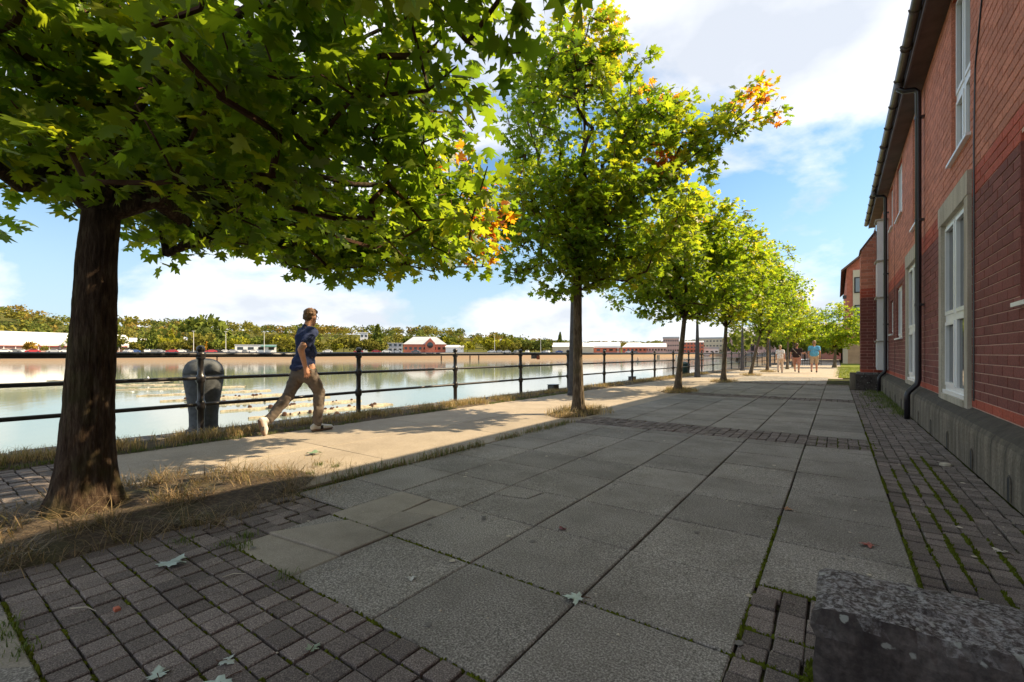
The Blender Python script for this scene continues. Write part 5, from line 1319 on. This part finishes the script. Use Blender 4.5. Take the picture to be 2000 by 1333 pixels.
# waterside flats at the end of the promenade
far_building('waterside_flats', 'pinkish brick waterside flats with tall glazed bays behind the maples', 1424, 1492, 12, 5.6, 14, M['pink'], M['grey_roof'], 'hip', 3.4, 7, 2, 0.1, 1.9)
far_building('waterside_flats', 'pinkish brick flats with grey glass bays behind the picket fence', 1490, 1560, 16, 7.5, 14, M['pink'], M['grey_roof'], 'gable', 3.0, 8, 3, 0.1, 1.8)

# far brick flats on the promenade side
ff = thing('brick_flats', 'far red brick flats with cream panels beyond the lawn', 'building', (0.85, 62, 0))
obj('wall', MB().add([(0, 0, 0), (16, 0, 0), (16, 0, 11), (8, 0, 17.5), (0, 0, 10.4), (0, 30, 0), (16, 30, 0), (16, 30, 11), (8, 30, 17.5), (0, 30, 10.4)], [(0, 1, 2, 3, 4), (5, 0, 4, 9), (1, 6, 7, 2), (6, 5, 9, 8, 7)]).mesh('wall', M['brick_far']), ff)
obj('roof', MB().add([(-0.5, -0.5, 10.2), (8, -0.5, 17.75), (16.5, -0.5, 10.8), (-0.5, 30, 10.2), (8, 30, 17.75), (16.5, 30, 10.8), (-0.5, -0.5, 9.95), (8, -0.5, 17.5)], [(0, 1, 4, 3), (1, 2, 5, 4), (6, 7, 1, 0)]).mesh('roof', M['roof']), ff)
pn = obj('cream_panel', MB().box(0.55, 3.4, -0.25, -0.01, 4.0, 10.1).mesh('cream_panel', M['cream']), ff)
for zc in (4.6, 7.6):
    obj('window', MB().box(0.66, 2.9, -0.32, -0.26, zc, zc + 1.7).mesh('window', M['rubber']), pn)
    for a in (0.78, 1.75): obj('pane', MB().box(a, a + 0.78, -0.36, -0.33, zc + 0.12, zc + 1.58).mesh('pane', M['glass_curtain']), pn)
for zc in (5.8, 7.1): obj('bracket_lamp', MB().box(-0.35, 0.0, 0.1, 0.4, zc, zc + 0.35).mesh('bracket_lamp', M['black']), ff)
gw = thing('garden_wall', 'low tan brick garden wall beyond the lawn', 'wall', (0.5, 58, 0))
obj('wall', MB().box(0, 14, 0, 0.3, 0, 2.3).mesh('wall', mat_plain('tan_brick', (0.46, 0.30, 0.18), 0.9, 0, 0.15, 2)), gw)
for k in range(6): obj('pier', MB().box(k * 2.6 - 0.02, k * 2.6 + 0.4, -0.08, 0.38, 0, 2.45).mesh('pier', M['cream']), gw)

# picket fence at the bend of the path
pf = thing('picket_fence', 'tall black iron picket fence across the path end by the water', 'fence', (-5.4, 47, 0))
pk = MB().lathe([(0.022, 0), (0.022, 1.25), (0.03, 1.27), (0.002, 1.4)], 5).mesh('picket', M['black'])
for k in range(26): obj('picket', pk, pf, (k * 0.17, k * 0.06, 0))
for z in (0.18, 1.15): obj('fence_rail', MB().tube([(-0.05, 0, z), (4.3, 1.5, z)], 0.02, 6).mesh('fence_rail', M['black']), pf)

# lamp standards on the far bank
fl = MB().lathe([(0.12, 0), (0.09, 4), (0.06, 9)], 6).mesh('pole', M['white']); fh = MB().box(-0.6, 0.6, -0.12, 0.12, 9.0, 9.12).mesh('lamp_head', M['white'])
for u, lab in ((378, 'tall white lamp standard beside the orange brown far tree'), (441, 'tall white lamp standard before the yellow green far tree'), (516, 'tall white lamp standard at the white depot'), (966, 'tall white lamp standard behind the fourth railing post'), (1056, 'tall white lamp standard left of the first quay lamp post'), (1207, 'tall white lamp standard at the far pale sheds')):
    x, y, z = far_at(u, 22); o = thing('lamp_standard', lab, 'lamp post', (x, y, z), facing(u), 'white lamp standards on the far bank'); obj('pole', fl, o); obj('lamp_head', fh, o)

# parked cars
def car_proto(name, paint):
    root = thing(name, 'x', 'car')
    side = [(-2.05, 0.32), (-2.1, 0.62), (-1.95, 0.86), (-1.15, 0.95), (-0.55, 1.40), (0.75, 1.44), (1.45, 0.98), (2.0, 0.88), (2.1, 0.55), (2.05, 0.32)]
    def ext(pr, y0, y1, m, nm, par, inset=0.0):
        n_ = len(pr); mb_ = MB(); mb_.add([(x, y0 + (inset if z > 1.0 else 0), z) for x, z in pr] + [(x, y1 - (inset if z > 1.0 else 0), z) for x, z in pr], [tuple(range(n_)), tuple(range(2 * n_ - 1, n_ - 1, -1))] + [(i, n_ + i, n_ + (i + 1) % n_, (i + 1) % n_) for i in range(n_)])
        return obj(nm, mb_.mesh(nm, m), par)
    body = ext(side, -0.85, 0.85, paint, 'body', root, 0.14)
    for sg in (-1, 1):
        ext([(-1.0, 0.98), (-0.5, 1.33), (0.70, 1.36), (1.28, 1.0)], sg * 0.80 - 0.03, sg * 0.80 + 0.03, M['glass'], 'side_window', root)
        for x in (-1.3, 1.3):
            obj('wheel', MB().lathe([(0.31, -0.1), (0.31, 0.1)], 12).mesh('wheel', M['rubber']), root, (x, sg * 0.80, 0.31), (R(90), 0, 0))
    obj('windscreen', MB().add([(-1.12, -0.66, 0.99), (-1.12, 0.66, 0.99), (-0.60, 0.60, 1.38), (-0.60, -0.60, 1.38)], [(0, 1, 2, 3)]).mesh('windscreen', M['glass']), root)
    return root
paints = {'white': (0.75, 0.75, 0.74), 'silver': (0.45, 0.46, 0.48), 'black': (0.02, 0.02, 0.025), 'blue': (0.05, 0.10, 0.28), 'red': (0.42, 0.04, 0.05), 'grey': (0.16, 0.17, 0.18)}
protos = {}; spots_ = []
for u in (8, 26, 40): spots_.append((u, ('white', 'grey', 'white')[len(spots_) % 3]))
for u, c in ((64, 'red'), (106, 'silver'), (116, 'black'), (130, 'white'), (250, 'silver'), (262, 'blue'), (288, 'white'), (300, 'grey'), (312, 'silver'), (336, 'red'), (352, 'white'), (364, 'black'), (412, 'red'), (424, 'black'), (440, 'white'), (455, 'silver'), (478, 'grey'), (494, 'white'), (640, 'white'), (700, 'red'), (735, 'red'), (755, 'white'), (776, 'silver'), (812, 'grey'),
             (960, 'white'), (975, 'silver'), (990, 'white'), (1008, 'grey'), (1030, 'white'), (1064, 'silver'), (1070, 'white'), (1092, 'blue'), (1228, 'white'), (1240, 'grey')): spots_.append((u, c))
for i, (u, c) in enumerate(spots_):
    if c not in protos: protos[c] = car_proto('parked_car', mat_plain('car_paint_' + c, paints[c], 0.25, 0, 0.03)); o = protos[c]
    else: o = copy_tree(protos[c])
    x, y, z = far_at(u, 19 + (i % 3) * 2.5); o.location = (x, y, z); o.rotation_euler = (0, 0, facing(u) + rng.choice((0, 0, math.pi, 1.4)) + rng.gauss(0, 0.1))
    where = next(w_ for e_, w_ in ((70, 'before the left half of the white warehouse'), (150, 'before the round windows of the warehouse'), (300, 'below the small white houses'), (375, 'left of the orange brown tree'), (462, 'below the broad tallest tree'), (540, 'before the white depot'), (690, 'between the depot and the tower'), (765, 'by the tall conifer'), (830, 'before the brick hall'), (1000, 'left of the dark poplar'), (1100, 'below the dark poplar'), (2000, 'before the far pale sheds')) if u < e_)
    o['label'] = c + ' car parked ' + where; o['group'] = 'cars parked on the far bank'

# ------------------------------------------------------------------ silty pontoons with gulls, a buoy
def wpt(u, v): return fb(u, (CAM_H - WATER_Z - 0.12) * F / (v - 690))
strips = [((92, 742), (330, 745), 1.0), ((150, 752), (420, 749), 0.9), ((215, 760), (480, 753), 0.8), ((266, 771), (528, 760), 0.75), ((312, 781), (570, 767), 0.75), ((352, 791), (640, 772), 0.75), ((430, 800), (700, 779), 0.7), ((485, 813), (760, 786), 0.7), ((600, 815), (830, 793), 0.65)]
labs = ['outermost low silty pontoon with resting gulls', 'second outermost silty pontoon with gulls at its tip', 'pale silty pontoon just inside the gull pontoons', 'silty pontoon whose tip shows left of the grey bollard', 'silty pontoon crossing behind the grey bollard', 'silty pontoon strewn with dark stones behind the bollard', 'silty pontoon strewn with dark stones behind the walking man', 'silty pontoon nearest the quay behind the man\'s rear foot', 'short silty pontoon with stones close under the quay']
for i, ((u0, v0), (u1, v1), w) in enumerate(strips):
    a, b = Vector((*wpt(u0, v0), 0)), Vector((*wpt(u1, v1), 0)); d = (b - a); L_ = d.length; d.normalize(); nn = Vector((-d.y, d.x, 0))
    o = thing('silty_pontoon', labs[i], 'pontoon', (a.x, a.y, WATER_Z), 0, 'silty pontoons in the river')
    ns = 40; vs, fs = [], []
    for k in range(ns + 1):
        q = k / ns; ww_ = 0.55 * w * min(1, 0.10 + q * 2.2) * (1 + 0.25 * noise.noise(Vector((k * 0.35, i * 5, 0)))); hh = 0.07 + 0.05 * noise.noise(Vector((k * 0.5, i * 3, 4)))
        c = d * (L_ * q) + nn * 0.12 * noise.noise(Vector((k * 0.2, i, 9)))
        for s_, z in ((-1, -0.1), (-0.85, hh), (0.85, hh), (1, -0.1)): p = c + nn * (ww_ * s_); vs.append((p.x, p.y, z))
    for k in range(ns):
        for m__ in range(3): x_ = k * 4 + m__; fs.append((x_, x_ + 4, x_ + 5, x_ + 1))
    obj('deck', MB().add(vs, [f[::-1] for f in fs]).mesh('deck', M['sand']), o)
    if i >= 4:
        mb_ = MB()
        for k in range(16):
            q = rng.uniform(0.15, 0.95); c = d * (L_ * q) + nn * rng.uniform(-0.5, 0.5) * w; r_ = rng.uniform(0.03, 0.11)
            mb_.lathe([(r_, 0.02), (r_ * 0.9, 0.08 + r_ * 0.7), (r_ * 0.3, 0.09 + r_)], 6, (c.x, c.y, 0))
        stuff(obj('stones', mb_.mesh('stones', M['twig']), o))
def gull(x, y, rz, label):
    o = thing('gull', label, 'bird', (x, y, WATER_Z + 0.2), rz, 'gulls resting on the pontoons')
    b_ = MB(); b_.tube([(-0.22, 0, 0.16), (-0.1, 0, 0.15), (0.02, 0, 0.16), (0.12, 0, 0.20), (0.17, 0, 0.27), (0.22, 0, 0.29), (0.25, 0, 0.28)], [0.012, 0.06, 0.085, 0.07, 0.045, 0.045, 0.02], 8)
    obj('body', b_.mesh('body', M['white'], True), o)
    for s_ in (-1, 1):
        w_ = MB(); w_.add([(0.1, s_ * 0.07, 0.20), (-0.05, s_ * 0.088, 0.22), (-0.28, s_ * 0.03, 0.17), (-0.05, s_ * 0.09, 0.13)], [(0, 1, 2, 3)]); obj('wing', w_.mesh('wing', M['grey_roof']), o)
        obj('leg', MB().tube([(0, s_ * 0.03, -0.04), (0, s_ * 0.03, 0.1)], 0.008, 4).mesh('leg', M['cream']), o)
    obj('bill', MB().tube([(0.25, 0, 0.28), (0.31, 0, 0.265)], [0.012, 0.004], 5).mesh('bill', M['cream']), o)
for k in range(16):
    (u0, v0), (u1, v1), w = strips[0 if k % 3 else 1]; q = rng.uniform(0.1, 0.98)
    a, b = wpt(u0, v0), wpt(u1, v1); gull(a[0] + (b[0] - a[0]) * q + rng.uniform(-.4, .4), a[1] + (b[1] - a[1]) * q + rng.uniform(-.4, .4), rng.uniform(0, 6.28), 'white gull resting on an outer silty pontoon')
x, y = fb(1246, 2.4 * F / 16)
t = thing('river_buoy', 'small dark buoy with an upright mark out on the river', 'buoy', (x, y, WATER_Z))
obj('float', MB().lathe([(0.5, -0.2), (0.75, 0.0), (0.7, 0.25), (0.3, 0.4)], 12).mesh('float', M['rubber'], True), t); obj('mark', MB().lathe([(0.14, 0.38), (0.12, 1.1), (0.22, 1.12), (0.02, 1.45)], 8).mesh('mark', M['black']), t)
for k, (u, v) in enumerate(((424, 703), (862, 702), (918, 701), (935, 701))):
    x, y = fb(u, 2.4 * F / (v - 690) * 0.9); t = thing('mooring_pile', 'dark timber mooring pile standing in the water under the far bank', 'pile', (x, y, WATER_Z), 0, 'mooring piles under the far bank')
    obj('pile', MB().lathe([(0.25, -0.5), (0.22, 1.6), (0.12, 1.75)], 8).mesh('pile', M['twig']), t); obj('band', MB().lathe([(0.26, 1.1), (0.26, 1.3)], 8).mesh('band', M['rubber']), t)
# background at the end of the promenade
tr = thing('end_terrace', 'low brick terrace with grey roof closing the far end of the promenade', 'building', (-9, 100, 0))
obj('wall', MB().box(0, 26, 0, 8, 0, 4.2).mesh('wall', M['pink']), tr)
obj('roof', MB().add([(-0.4, -0.4, 4.2), (26.4, -0.4, 4.2), (26.4, 8.4, 4.2), (-0.4, 8.4, 4.2), (-0.4, 4, 6.8), (26.4, 4, 6.8)], [(0, 1, 5, 4), (2, 3, 4, 5), (0, 4, 3), (1, 2, 5), (3, 2, 1, 0)]).mesh('roof', M['grey_roof']), tr)
wm = MB().box(-0.5, 0.5, -0.06, 0.02, 0, 1.2).mesh('window', M['glass'])
for k in range(9): obj('window', wm, tr, (1.6 + k * 2.85, 0, 1.2))
for k, (x, y, h) in enumerate(((-6, 78, 6), (-2.5, 84, 6.5), (2.0, 80, 6), (-9.5, 86, 6), (-4.5, 92, 7), (0.5, 74, 5))):
    o = thing('hedge_tree', 'bushy green tree before the brick terrace at the promenade end', 'tree', (x, y, 0), k * 1.3, 'bushy trees at the promenade end')
    c = obj('crown', CROWN['round'][k % 4], o, scale=(h * 1.05, h * 1.05, h)); c.color = (0.9, 1.0, 0.8, 1); obj('trunk', ftrunk, o, scale=(h, h, h))

# ------------------------------------------------------------------ people
def blob_mesh(name, caps, mat, voxel=0.014, smooth=6, wrinkle=0.0, wscale=9.0):
    """tapered capsules and ellipsoids fused into one continuous skin"""
    bm = bmesh.new()
    for c in caps:
        if c[0] == 'e':
            _, p, r_ = c[:3]; rot = c[3] if len(c) > 3 else Matrix.Identity(3)
            bmesh.ops.create_icosphere(bm, subdivisions=3, radius=1.0, matrix=Matrix.Translation(p) @ rot.to_4x4() @ Matrix.Diagonal((*r_, 1)))
        else:
            _, p0, r0_, p1, r1_ = c[:5]; fl_ = c[5] if len(c) > 5 else 1.0
            p0, p1 = Vector(p0), Vector(p1); n_ = max(2, int((p1 - p0).length / (min(r0_, r1_) * 0.45)))
            for k in range(n_ + 1):
                q = p0.lerp(p1, k / n_); r_ = r0_ + (r1_ - r0_) * k / n_
                bmesh.ops.create_icosphere(bm, subdivisions=2, radius=1.0, matrix=Matrix.Translation(q) @ Matrix.Diagonal((r_ * fl_, r_, r_, 1)))
    me_ = bpy.data.meshes.new(name + '_raw'); bm.to_mesh(me_); bm.free()
    tmp = bpy.data.objects.new('tmp', me_); COL.objects.link(tmp)
    md = tmp.modifiers.new('r', 'REMESH'); md.mode = 'VOXEL'; md.voxel_size = voxel
    ms_ = tmp.modifiers.new('s', 'SMOOTH'); ms_.factor = 0.5; ms_.iterations = smooth
    dg = bpy.context.evaluated_depsgraph_get(); ev = tmp.evaluated_get(dg)
    out = bpy.data.meshes.new_from_object(ev); out.name = name
    bpy.data.objects.remove(tmp); bpy.data.meshes.remove(me_)
    if wrinkle:
        n = len(out.vertices); co = np.zeros(n * 3, np.float32); out.vertices.foreach_get('co', co); co = co.reshape(-1, 3); no = np.zeros(n * 3, np.float32); out.vertices.foreach_get('normal', no); no = no.reshape(-1, 3)
        d = np.array([noise.noise(Vector((p[0] * wscale, p[1] * wscale, p[2] * wscale * 0.7))) + 0.5 * noise.noise(Vector((p[0] * wscale * 2.3 + 5, p[1] * wscale * 2.3, p[2] * wscale * 2.3))) for p in co])
        co += no * (d * wrinkle)[:, None]; out.vertices.foreach_set('co', co.ravel())
    out.materials.clear(); out.materials.append(mat)
    out.polygons.foreach_set('use_smooth', [True] * len(out.polygons)); out.update(); return out

def mat_cloth(name, c, rough=0.9):
    m, n, l, p = nodes(name)
    co = n.new('ShaderNodeTexCoord').outputs['Object']; f_ = noise_node(n, l, co, 14, 5); w = noise_node(n, l, co, 260, 2)
    l.new(ramp(n, l, f_, [(0.3, tuple(x * 0.8 for x in c)), (0.7, tuple(x * 1.15 for x in c))]), p.inputs['Base Color']); p.inputs['Roughness'].default_value = rough
    p.inputs['Specular IOR Level'].default_value = 0.2; bump(n, l, w, p, 0.3, 0.002); return m
M['skin'] = mat_plain('skin', (0.50, 0.26, 0.17), 0.5, 0, 0.08, 9, 0.35)
M['hair_brown'] = mat_plain('brown_hair', (0.15, 0.085, 0.045), 0.6, 0, 0.45, 40, 0.3)
M['navy'] = mat_cloth('navy_cotton', (0.032, 0.045, 0.11)); M['taupe'] = mat_cloth('taupe_cotton', (0.15, 0.122, 0.102))
M['shoe'] = mat_plain('white_shoe', (0.62, 0.60, 0.57), 0.6, 0, 0.1, 20); M['sole'] = mat_plain('shoe_sole', (0.20, 0.13, 0.09), 0.8)

man = thing('person', 'man in navy polo shirt and taupe trousers striding along the sunlit path', 'person', (-6.1, 3.53, 0.0), R(-2))
hd = Vector((-0.02, 0.085, 1.615))
HR = Matrix.Rotation(R(24), 3, 'Z') @ Matrix.Rotation(R(-10), 3, 'X')
def hp(x, y, z): return hd + HR @ Vector((x, y, z))
J = dict(neck=(0, 0.02, 1.45), shR=(0.185, -0.01, 1.385), shL=(-0.185, 0.05, 1.385), elR=(0.275, -0.21, 1.15), wrR=(0.235, -0.125, 0.905), elL=(-0.245, 0.05, 1.11), wrL=(-0.205, 0.14, 0.90),
         hipR=(0.09, 0.0, 0.90), hipL=(-0.09, -0.02, 0.90), knR=(0.10, 0.165, 0.53), anR=(0.10, 0.125, 0.10), knL=(-0.09, -0.20, 0.485), anL=(-0.085, -0.475, 0.20))
caps = [('e', hd, (0.074, 0.094, 0.112), HR), ('e', hp(0, 0.035, -0.055), (0.056, 0.066, 0.066), HR), ('c', J['neck'], 0.058, hp(0, -0.02, -0.06), 0.054),
        ('e', hp(0, 0.098, -0.015), (0.013, 0.020, 0.026), HR), ('e', hp(0, 0.088, 0.028), (0.045, 0.016, 0.012), HR), ('e', hp(0, 0.086, -0.062), (0.026, 0.014, 0.012), HR), ('e', hp(0, 0.080, -0.100), (0.026, 0.022, 0.018), HR),
        ('e', hp(0.078, -0.005, -0.012), (0.011, 0.021, 0.033), HR), ('e', hp(-0.078, -0.005, -0.012), (0.011, 0.021, 0.033), HR),
        ('e', (0, 0.0, 1.27), (0.155, 0.095, 0.15)), ('e', (0, 0.02, 1.08), (0.14, 0.10, 0.16)), ('e', (0, -0.02, 0.93), (0.15, 0.105, 0.12)),
        ('c', J['shR'], 0.058, J['elR'], 0.045), ('c', J['elR'], 0.045, J['wrR'], 0.029), ('c', J['shL'], 0.058, J['elL'], 0.045), ('c', J['elL'], 0.045, J['wrL'], 0.029),
        ('c', J['hipR'], 0.085, J['knR'], 0.056), ('c', J['knR'], 0.056, J['anR'], 0.038), ('c', J['hipL'], 0.085, J['knL'], 0.056), ('c', J['knL'], 0.056, J['anL'], 0.038)]
def hand(caps, wr, dirv, palm_n, side):
    w = Vector(wr); d = Vector(dirv).normalized(); nrm = Vector(palm_n).normalized(); sd = d.cross(nrm).normalized() * side
    caps.append(('c', w, 0.027, w + d * 0.075, 0.026))
    for k in range(4):
        o_ = sd * (0.030 - 0.020 * k); caps.append(('c', w + d * 0.03 + o_ * 0.6, 0.016, w + d * 0.085 + o_, 0.014))
        ln = (0.060, 0.072, 0.066, 0.050)[k]; sp_ = o_ * (1.0 + 0.35)
        a = w + d * 0.085 + o_; b = a + d * ln * 0.55 + (sp_ - o_) * 0.8 + nrm * 0.006; c = b + d * ln * 0.45 + nrm * 0.018
        caps.append(('c', a, 0.0095, b, 0.0088)); caps.append(('c', b, 0.0088, c, 0.0075))
    a = w + d * 0.025 + sd * 0.026; b = a + d * 0.035 + sd * 0.030 + nrm * 0.01; c = b + d * 0.032 + sd * 0.010 + nrm * 0.012
    caps.append(('c', a, 0.014, b, 0.011)); caps.append(('c', b, 0.011, c, 0.009))
hand(caps, J['wrR'], (-0.02, 0.22, -0.9), (-1, 0.1, 0), 1); hand(caps, J['wrL'], (0.05, 0.35, -0.9), (1, 0.1, 0), -1)
obj('body', blob_mesh('body', caps, M['skin'], 0.0075, 3), man)
shirt = [('e', (0, -0.005, 1.29), (0.175, 0.118, 0.15)), ('e', (0, 0.01, 1.12), (0.168, 0.132, 0.17)), ('e', (0, -0.025, 0.97), (0.172, 0.148, 0.13)), ('e', (0, -0.05, 0.90), (0.172, 0.150, 0.07)),
         ('c', (0.10, 0.0, 1.40), 0.07, J['shR'], 0.078), ('c', (-0.10, 0.03, 1.40), 0.07, J['shL'], 0.078), ('c', J['shR'], 0.080, (0.24, -0.115, 1.245), 0.070), ('c', J['shL'], 0.080, (-0.222, 0.05, 1.235), 0.070), ('c', (0, 0.015, 1.40), 0.08, (0, 0.025, 1.455), 0.068)]
obj('shirt', blob_mesh('shirt', shirt, M['navy'], 0.011, 3, 0.016, 9), man)
tro = [('e', (0, -0.035, 0.90), (0.162, 0.138, 0.09)), ('e', (0.05, -0.01, 0.80), (0.115, 0.13, 0.12)), ('e', (-0.05, -0.05, 0.80), (0.115, 0.13, 0.12)),
       ('c', (0.09, 0.0, 0.82), 0.112, (0.10, 0.15, 0.55), 0.082), ('c', (0.10, 0.155, 0.55), 0.082, (0.10, 0.118, 0.12), 0.066),
       ('c', (-0.085, -0.05, 0.82), 0.112, (-0.09, -0.20, 0.50), 0.082), ('c', (-0.09, -0.205, 0.50), 0.082, (-0.085, -0.45, 0.215), 0.062)]
obj('trousers', blob_mesh('trousers', tro, M['taupe'], 0.011, 3, 0.014, 12), man)
hairc = [('e', hp(0, -0.018, 0.032), (0.082, 0.094, 0.094), HR), ('e', hp(0, 0.035, 0.088), (0.068, 0.062, 0.038), HR), ('e', hp(0, 0.078, 0.098), (0.05, 0.035, 0.024), HR), ('e', hp(0, -0.062, -0.015), (0.068, 0.045, 0.062), HR)]
obj('hair', blob_mesh('hair', hairc, M['hair_brown'], 0.007, 1, 0.014, 38), man)
# spectacles
gl = MB()
for s_ in (-1, 1):
    gl.tube([hp(s_ * 0.070, 0.0, 0.018), hp(s_ * 0.066, 0.095, 0.016)], 0.0035, 5)
    gl.tube([hp(s_ * 0.036 + 0.024 * math.cos(a), 0.104, 0.008 + 0.019 * math.sin(a)) for a in [2 * math.pi * k / 12 for k in range(13)]], 0.003, 5)
gl.tube([hp(-0.013, 0.106, 0.014), hp(0.013, 0.106, 0.014)], 0.003, 5)
obj('glasses', gl.mesh('glasses', M['black']), man)
def shoe(an, heel, toe, up, nm):
    h_, t_, a_ = Vector(heel), Vector(toe), Vector(an); d = (t_ - h_).normalized(); u_ = Vector(up).normalized()
    cs = [('c', h_ + u_ * 0.050, 0.042, h_ + d * 0.13 + u_ * 0.045, 0.045), ('c', h_ + d * 0.13 + u_ * 0.042, 0.045, t_ - d * 0.03 + u_ * 0.030, 0.033), ('c', h_ + u_ * 0.06 + d * 0.02, 0.042, a_, 0.046)]
    o_ = obj('shoe', blob_mesh('shoe', cs, M['shoe'], 0.010, 3), man)
    so_ = [('c', h_ + u_ * 0.014, 0.024, h_ + d * 0.14 + u_ * 0.012, 0.024, 1.9), ('c', h_ + d * 0.14 + u_ * 0.012, 0.024, t_ - d * 0.02 + u_ * 0.014, 0.020, 1.8)]
    obj('sole', blob_mesh('sole', so_, M['sole'], 0.009, 3), o_)
    obj('stripe', MB().box(an[0] + 0.040, an[0] + 0.048, -0.02, 0.02, -0.03, 0.02).mesh('stripe', M['rubber']), o_, (0, (h_ + d * 0.11)[1], (h_ + d * 0.11 + u_ * 0.05)[2]))
shoe((0.10, 0.122, 0.105), (0.10, 0.055, 0.004), (0.115, 0.345, 0.004), (0, 0, 1), 'f')
shoe((-0.085, -0.485, 0.205), (-0.085, -0.595, 0.20), (-0.08, -0.535, -0.005), (0.0, 0.96, 0.26), 'r')

def walker(label, loc, rz, H, shirt_c, leg_c, hair_c, short=True, wide=1.0, pose=0, bag=False, sleeves=True, hat=None):
    k = H / 1.75; o = thing('person', label, 'person', loc, rz)
    S_ = lambda x, y, z: (x * k * wide, y * k, z * k)
    st = 0.16 if pose == 0 else -0.16
    arm = 0.12 if pose == 0 else -0.12
    jr = [S_(0.09, 0.0, 0.9), S_(0.10, st * 0.8, 0.48), S_(0.10, st * 0.9, 0.09)]; jl = [S_(-0.09, 0, 0.9), S_(-0.10, -st * 0.5, 0.48), S_(-0.10, -st * 1.7, 0.13)]
    er, wr_ = S_(0.24, -arm, 1.12), S_(0.24, -arm * 0.6, 0.88); el, wl_ = S_(-0.24, arm, 1.12), S_(-0.23, arm * 1.9, 0.92)
    if pose == 1: er, wr_ = S_(0.25, 0.0, 1.13), S_(0.33, 0.18, 1.22)
    cs = [('e', S_(0, 0.02, 1.63), (0.078 * k, 0.095 * k, 0.115 * k)), ('c', S_(0, 0, 1.43), 0.06 * k, S_(0, 0.01, 1.55), 0.055 * k), ('e', S_(0, 0, 1.22), (0.16 * k * wide, 0.11 * k * wide, 0.2 * k)), ('e', S_(0, 0, 0.95), (0.15 * k * wide, 0.11 * k * wide, 0.12 * k)),
          ('c', S_(0.19, 0, 1.38), 0.055 * k, er, 0.043 * k), ('c', er, 0.043 * k, wr_, 0.03 * k), ('c', S_(-0.19, 0, 1.38), 0.055 * k, el, 0.043 * k), ('c', el, 0.043 * k, wl_, 0.03 * k),
          ('e', S_(0, 0.11, 1.62), (0.014 * k, 0.02 * k, 0.024 * k)), ('e', S_(0.08 / wide, 0.01, 1.62), (0.012 * k, 0.02 * k, 0.03 * k)), ('e', S_(-0.08 / wide, 0.01, 1.62), (0.012 * k, 0.02 * k, 0.03 * k))]
    for j in (jr, jl): cs += [('c', j[0], 0.088 * k * wide, j[1], 0.058 * k * wide), ('c', j[1], 0.058 * k * wide, j[2], 0.038 * k)]
    hand(cs, wr_, (0, 0.15, -1), (-1, 0, 0), 1); hand(cs, wl_, (0, 0.3, -1), (1, 0, 0), -1)
    obj('body', blob_mesh('body', cs, M['skin'], 0.012, 3), o)
    sh = [('e', S_(0, 0, 1.28), (0.178 * k * wide, 0.125 * k * wide, 0.16 * k)), ('e', S_(0, 0, 1.06), (0.19 * k * wide, 0.152 * k * wide, 0.22 * k)), ('e', S_(0, 0, 0.95), (0.185 * k * wide, 0.15 * k * wide, 0.12 * k))]
    for s_, e_ in ((1, er), (-1, el)): sh += [('c', S_(0.1 * s_, 0, 1.40), 0.068 * k, S_(0.19 * s_, 0, 1.38), 0.075 * k), ('c', S_(0.19 * s_, 0, 1.38), 0.075 * k, tuple(np.array(S_(0.19 * s_, 0, 1.38)) * 0.45 + np.array(e_) * 0.55), 0.066 * k)]
    obj('shirt', blob_mesh('shirt', sh, mat_cloth('cloth_shirt', shirt_c), 0.016, 3, 0.008), o)
    tr_ = [('e', S_(0, 0, 0.90), (0.165 * k * wide, 0.13 * k * wide, 0.12 * k))]
    for j in (jr, jl):
        tr_ += [('c', j[0], 0.108 * k * wide, tuple(np.array(j[0]) * (0.18 if short else 0) + np.array(j[1]) * (0.82 if short else 1)), 0.085 * k * wide)]
        if not short: tr_ += [('c', j[1], 0.085 * k, tuple(np.array(j[1]) * 0.1 + np.array(j[2]) * 0.9), 0.062 * k)]
    obj('shorts' if short else 'trousers', blob_mesh('shorts', tr_, mat_cloth('cloth_legs', leg_c), 0.016, 3, 0.008), o)
    obj('hair', blob_mesh('hair', [('e', S_(0, -0.005, 1.665), (0.085 * k, 0.098 * k, 0.095 * k)), ('e', S_(0, -0.05, 1.60), (0.07 * k, 0.05 * k, 0.07 * k))], mat_plain('hair', hair_c, 0.6, 0, 0.3, 40), 0.014, 2, 0.008, 25), o)
    for j in (jr, jl):
        a = Vector(j[2]); obj('shoe', blob_mesh('shoe', [('c', a + Vector((0, -0.03, -0.03)), 0.046 * k, a + Vector((0, 0.16 * k, -0.05 * k)), 0.036 * k), ('c', a + Vector((0, -0.02, -0.045 * k)), 0.036 * k, a + Vector((0, 0.1, -0.05 * k)), 0.036 * k)], M['rubber'] if not hat else M['shoe'], 0.014, 2), o)
    if bag:
        obj('bag_strap', MB().tube([S_(-0.16, -0.10, 1.42), S_(0.0, -0.155, 1.2), S_(0.17, -0.12, 0.95)], 0.015 * k, 6).mesh('bag_strap', M['surround']), o)
    return o
walker('walker in white top and pale trousers beside the small maple', (-2.55, 28.99, 0), R(3), 1.55, (0.72, 0.72, 0.73), (0.62, 0.50, 0.40), (0.40, 0.29, 0.16), False, 0.9, 0)
walker('walker in black top with a bag strap and shorts', (-1.84, 30.0, 0), R(-4), 1.66, (0.035, 0.025, 0.025), (0.42, 0.22, 0.17), (0.10, 0.05, 0.03), True, 1.2, 1, True)
walker('walker in light blue shirt and beige shorts', (-1.04, 30.4, 0), R(0), 1.80, (0.12, 0.42, 0.68), (0.46, 0.36, 0.26), (0.30, 0.17, 0.10), True, 1.08, 0)
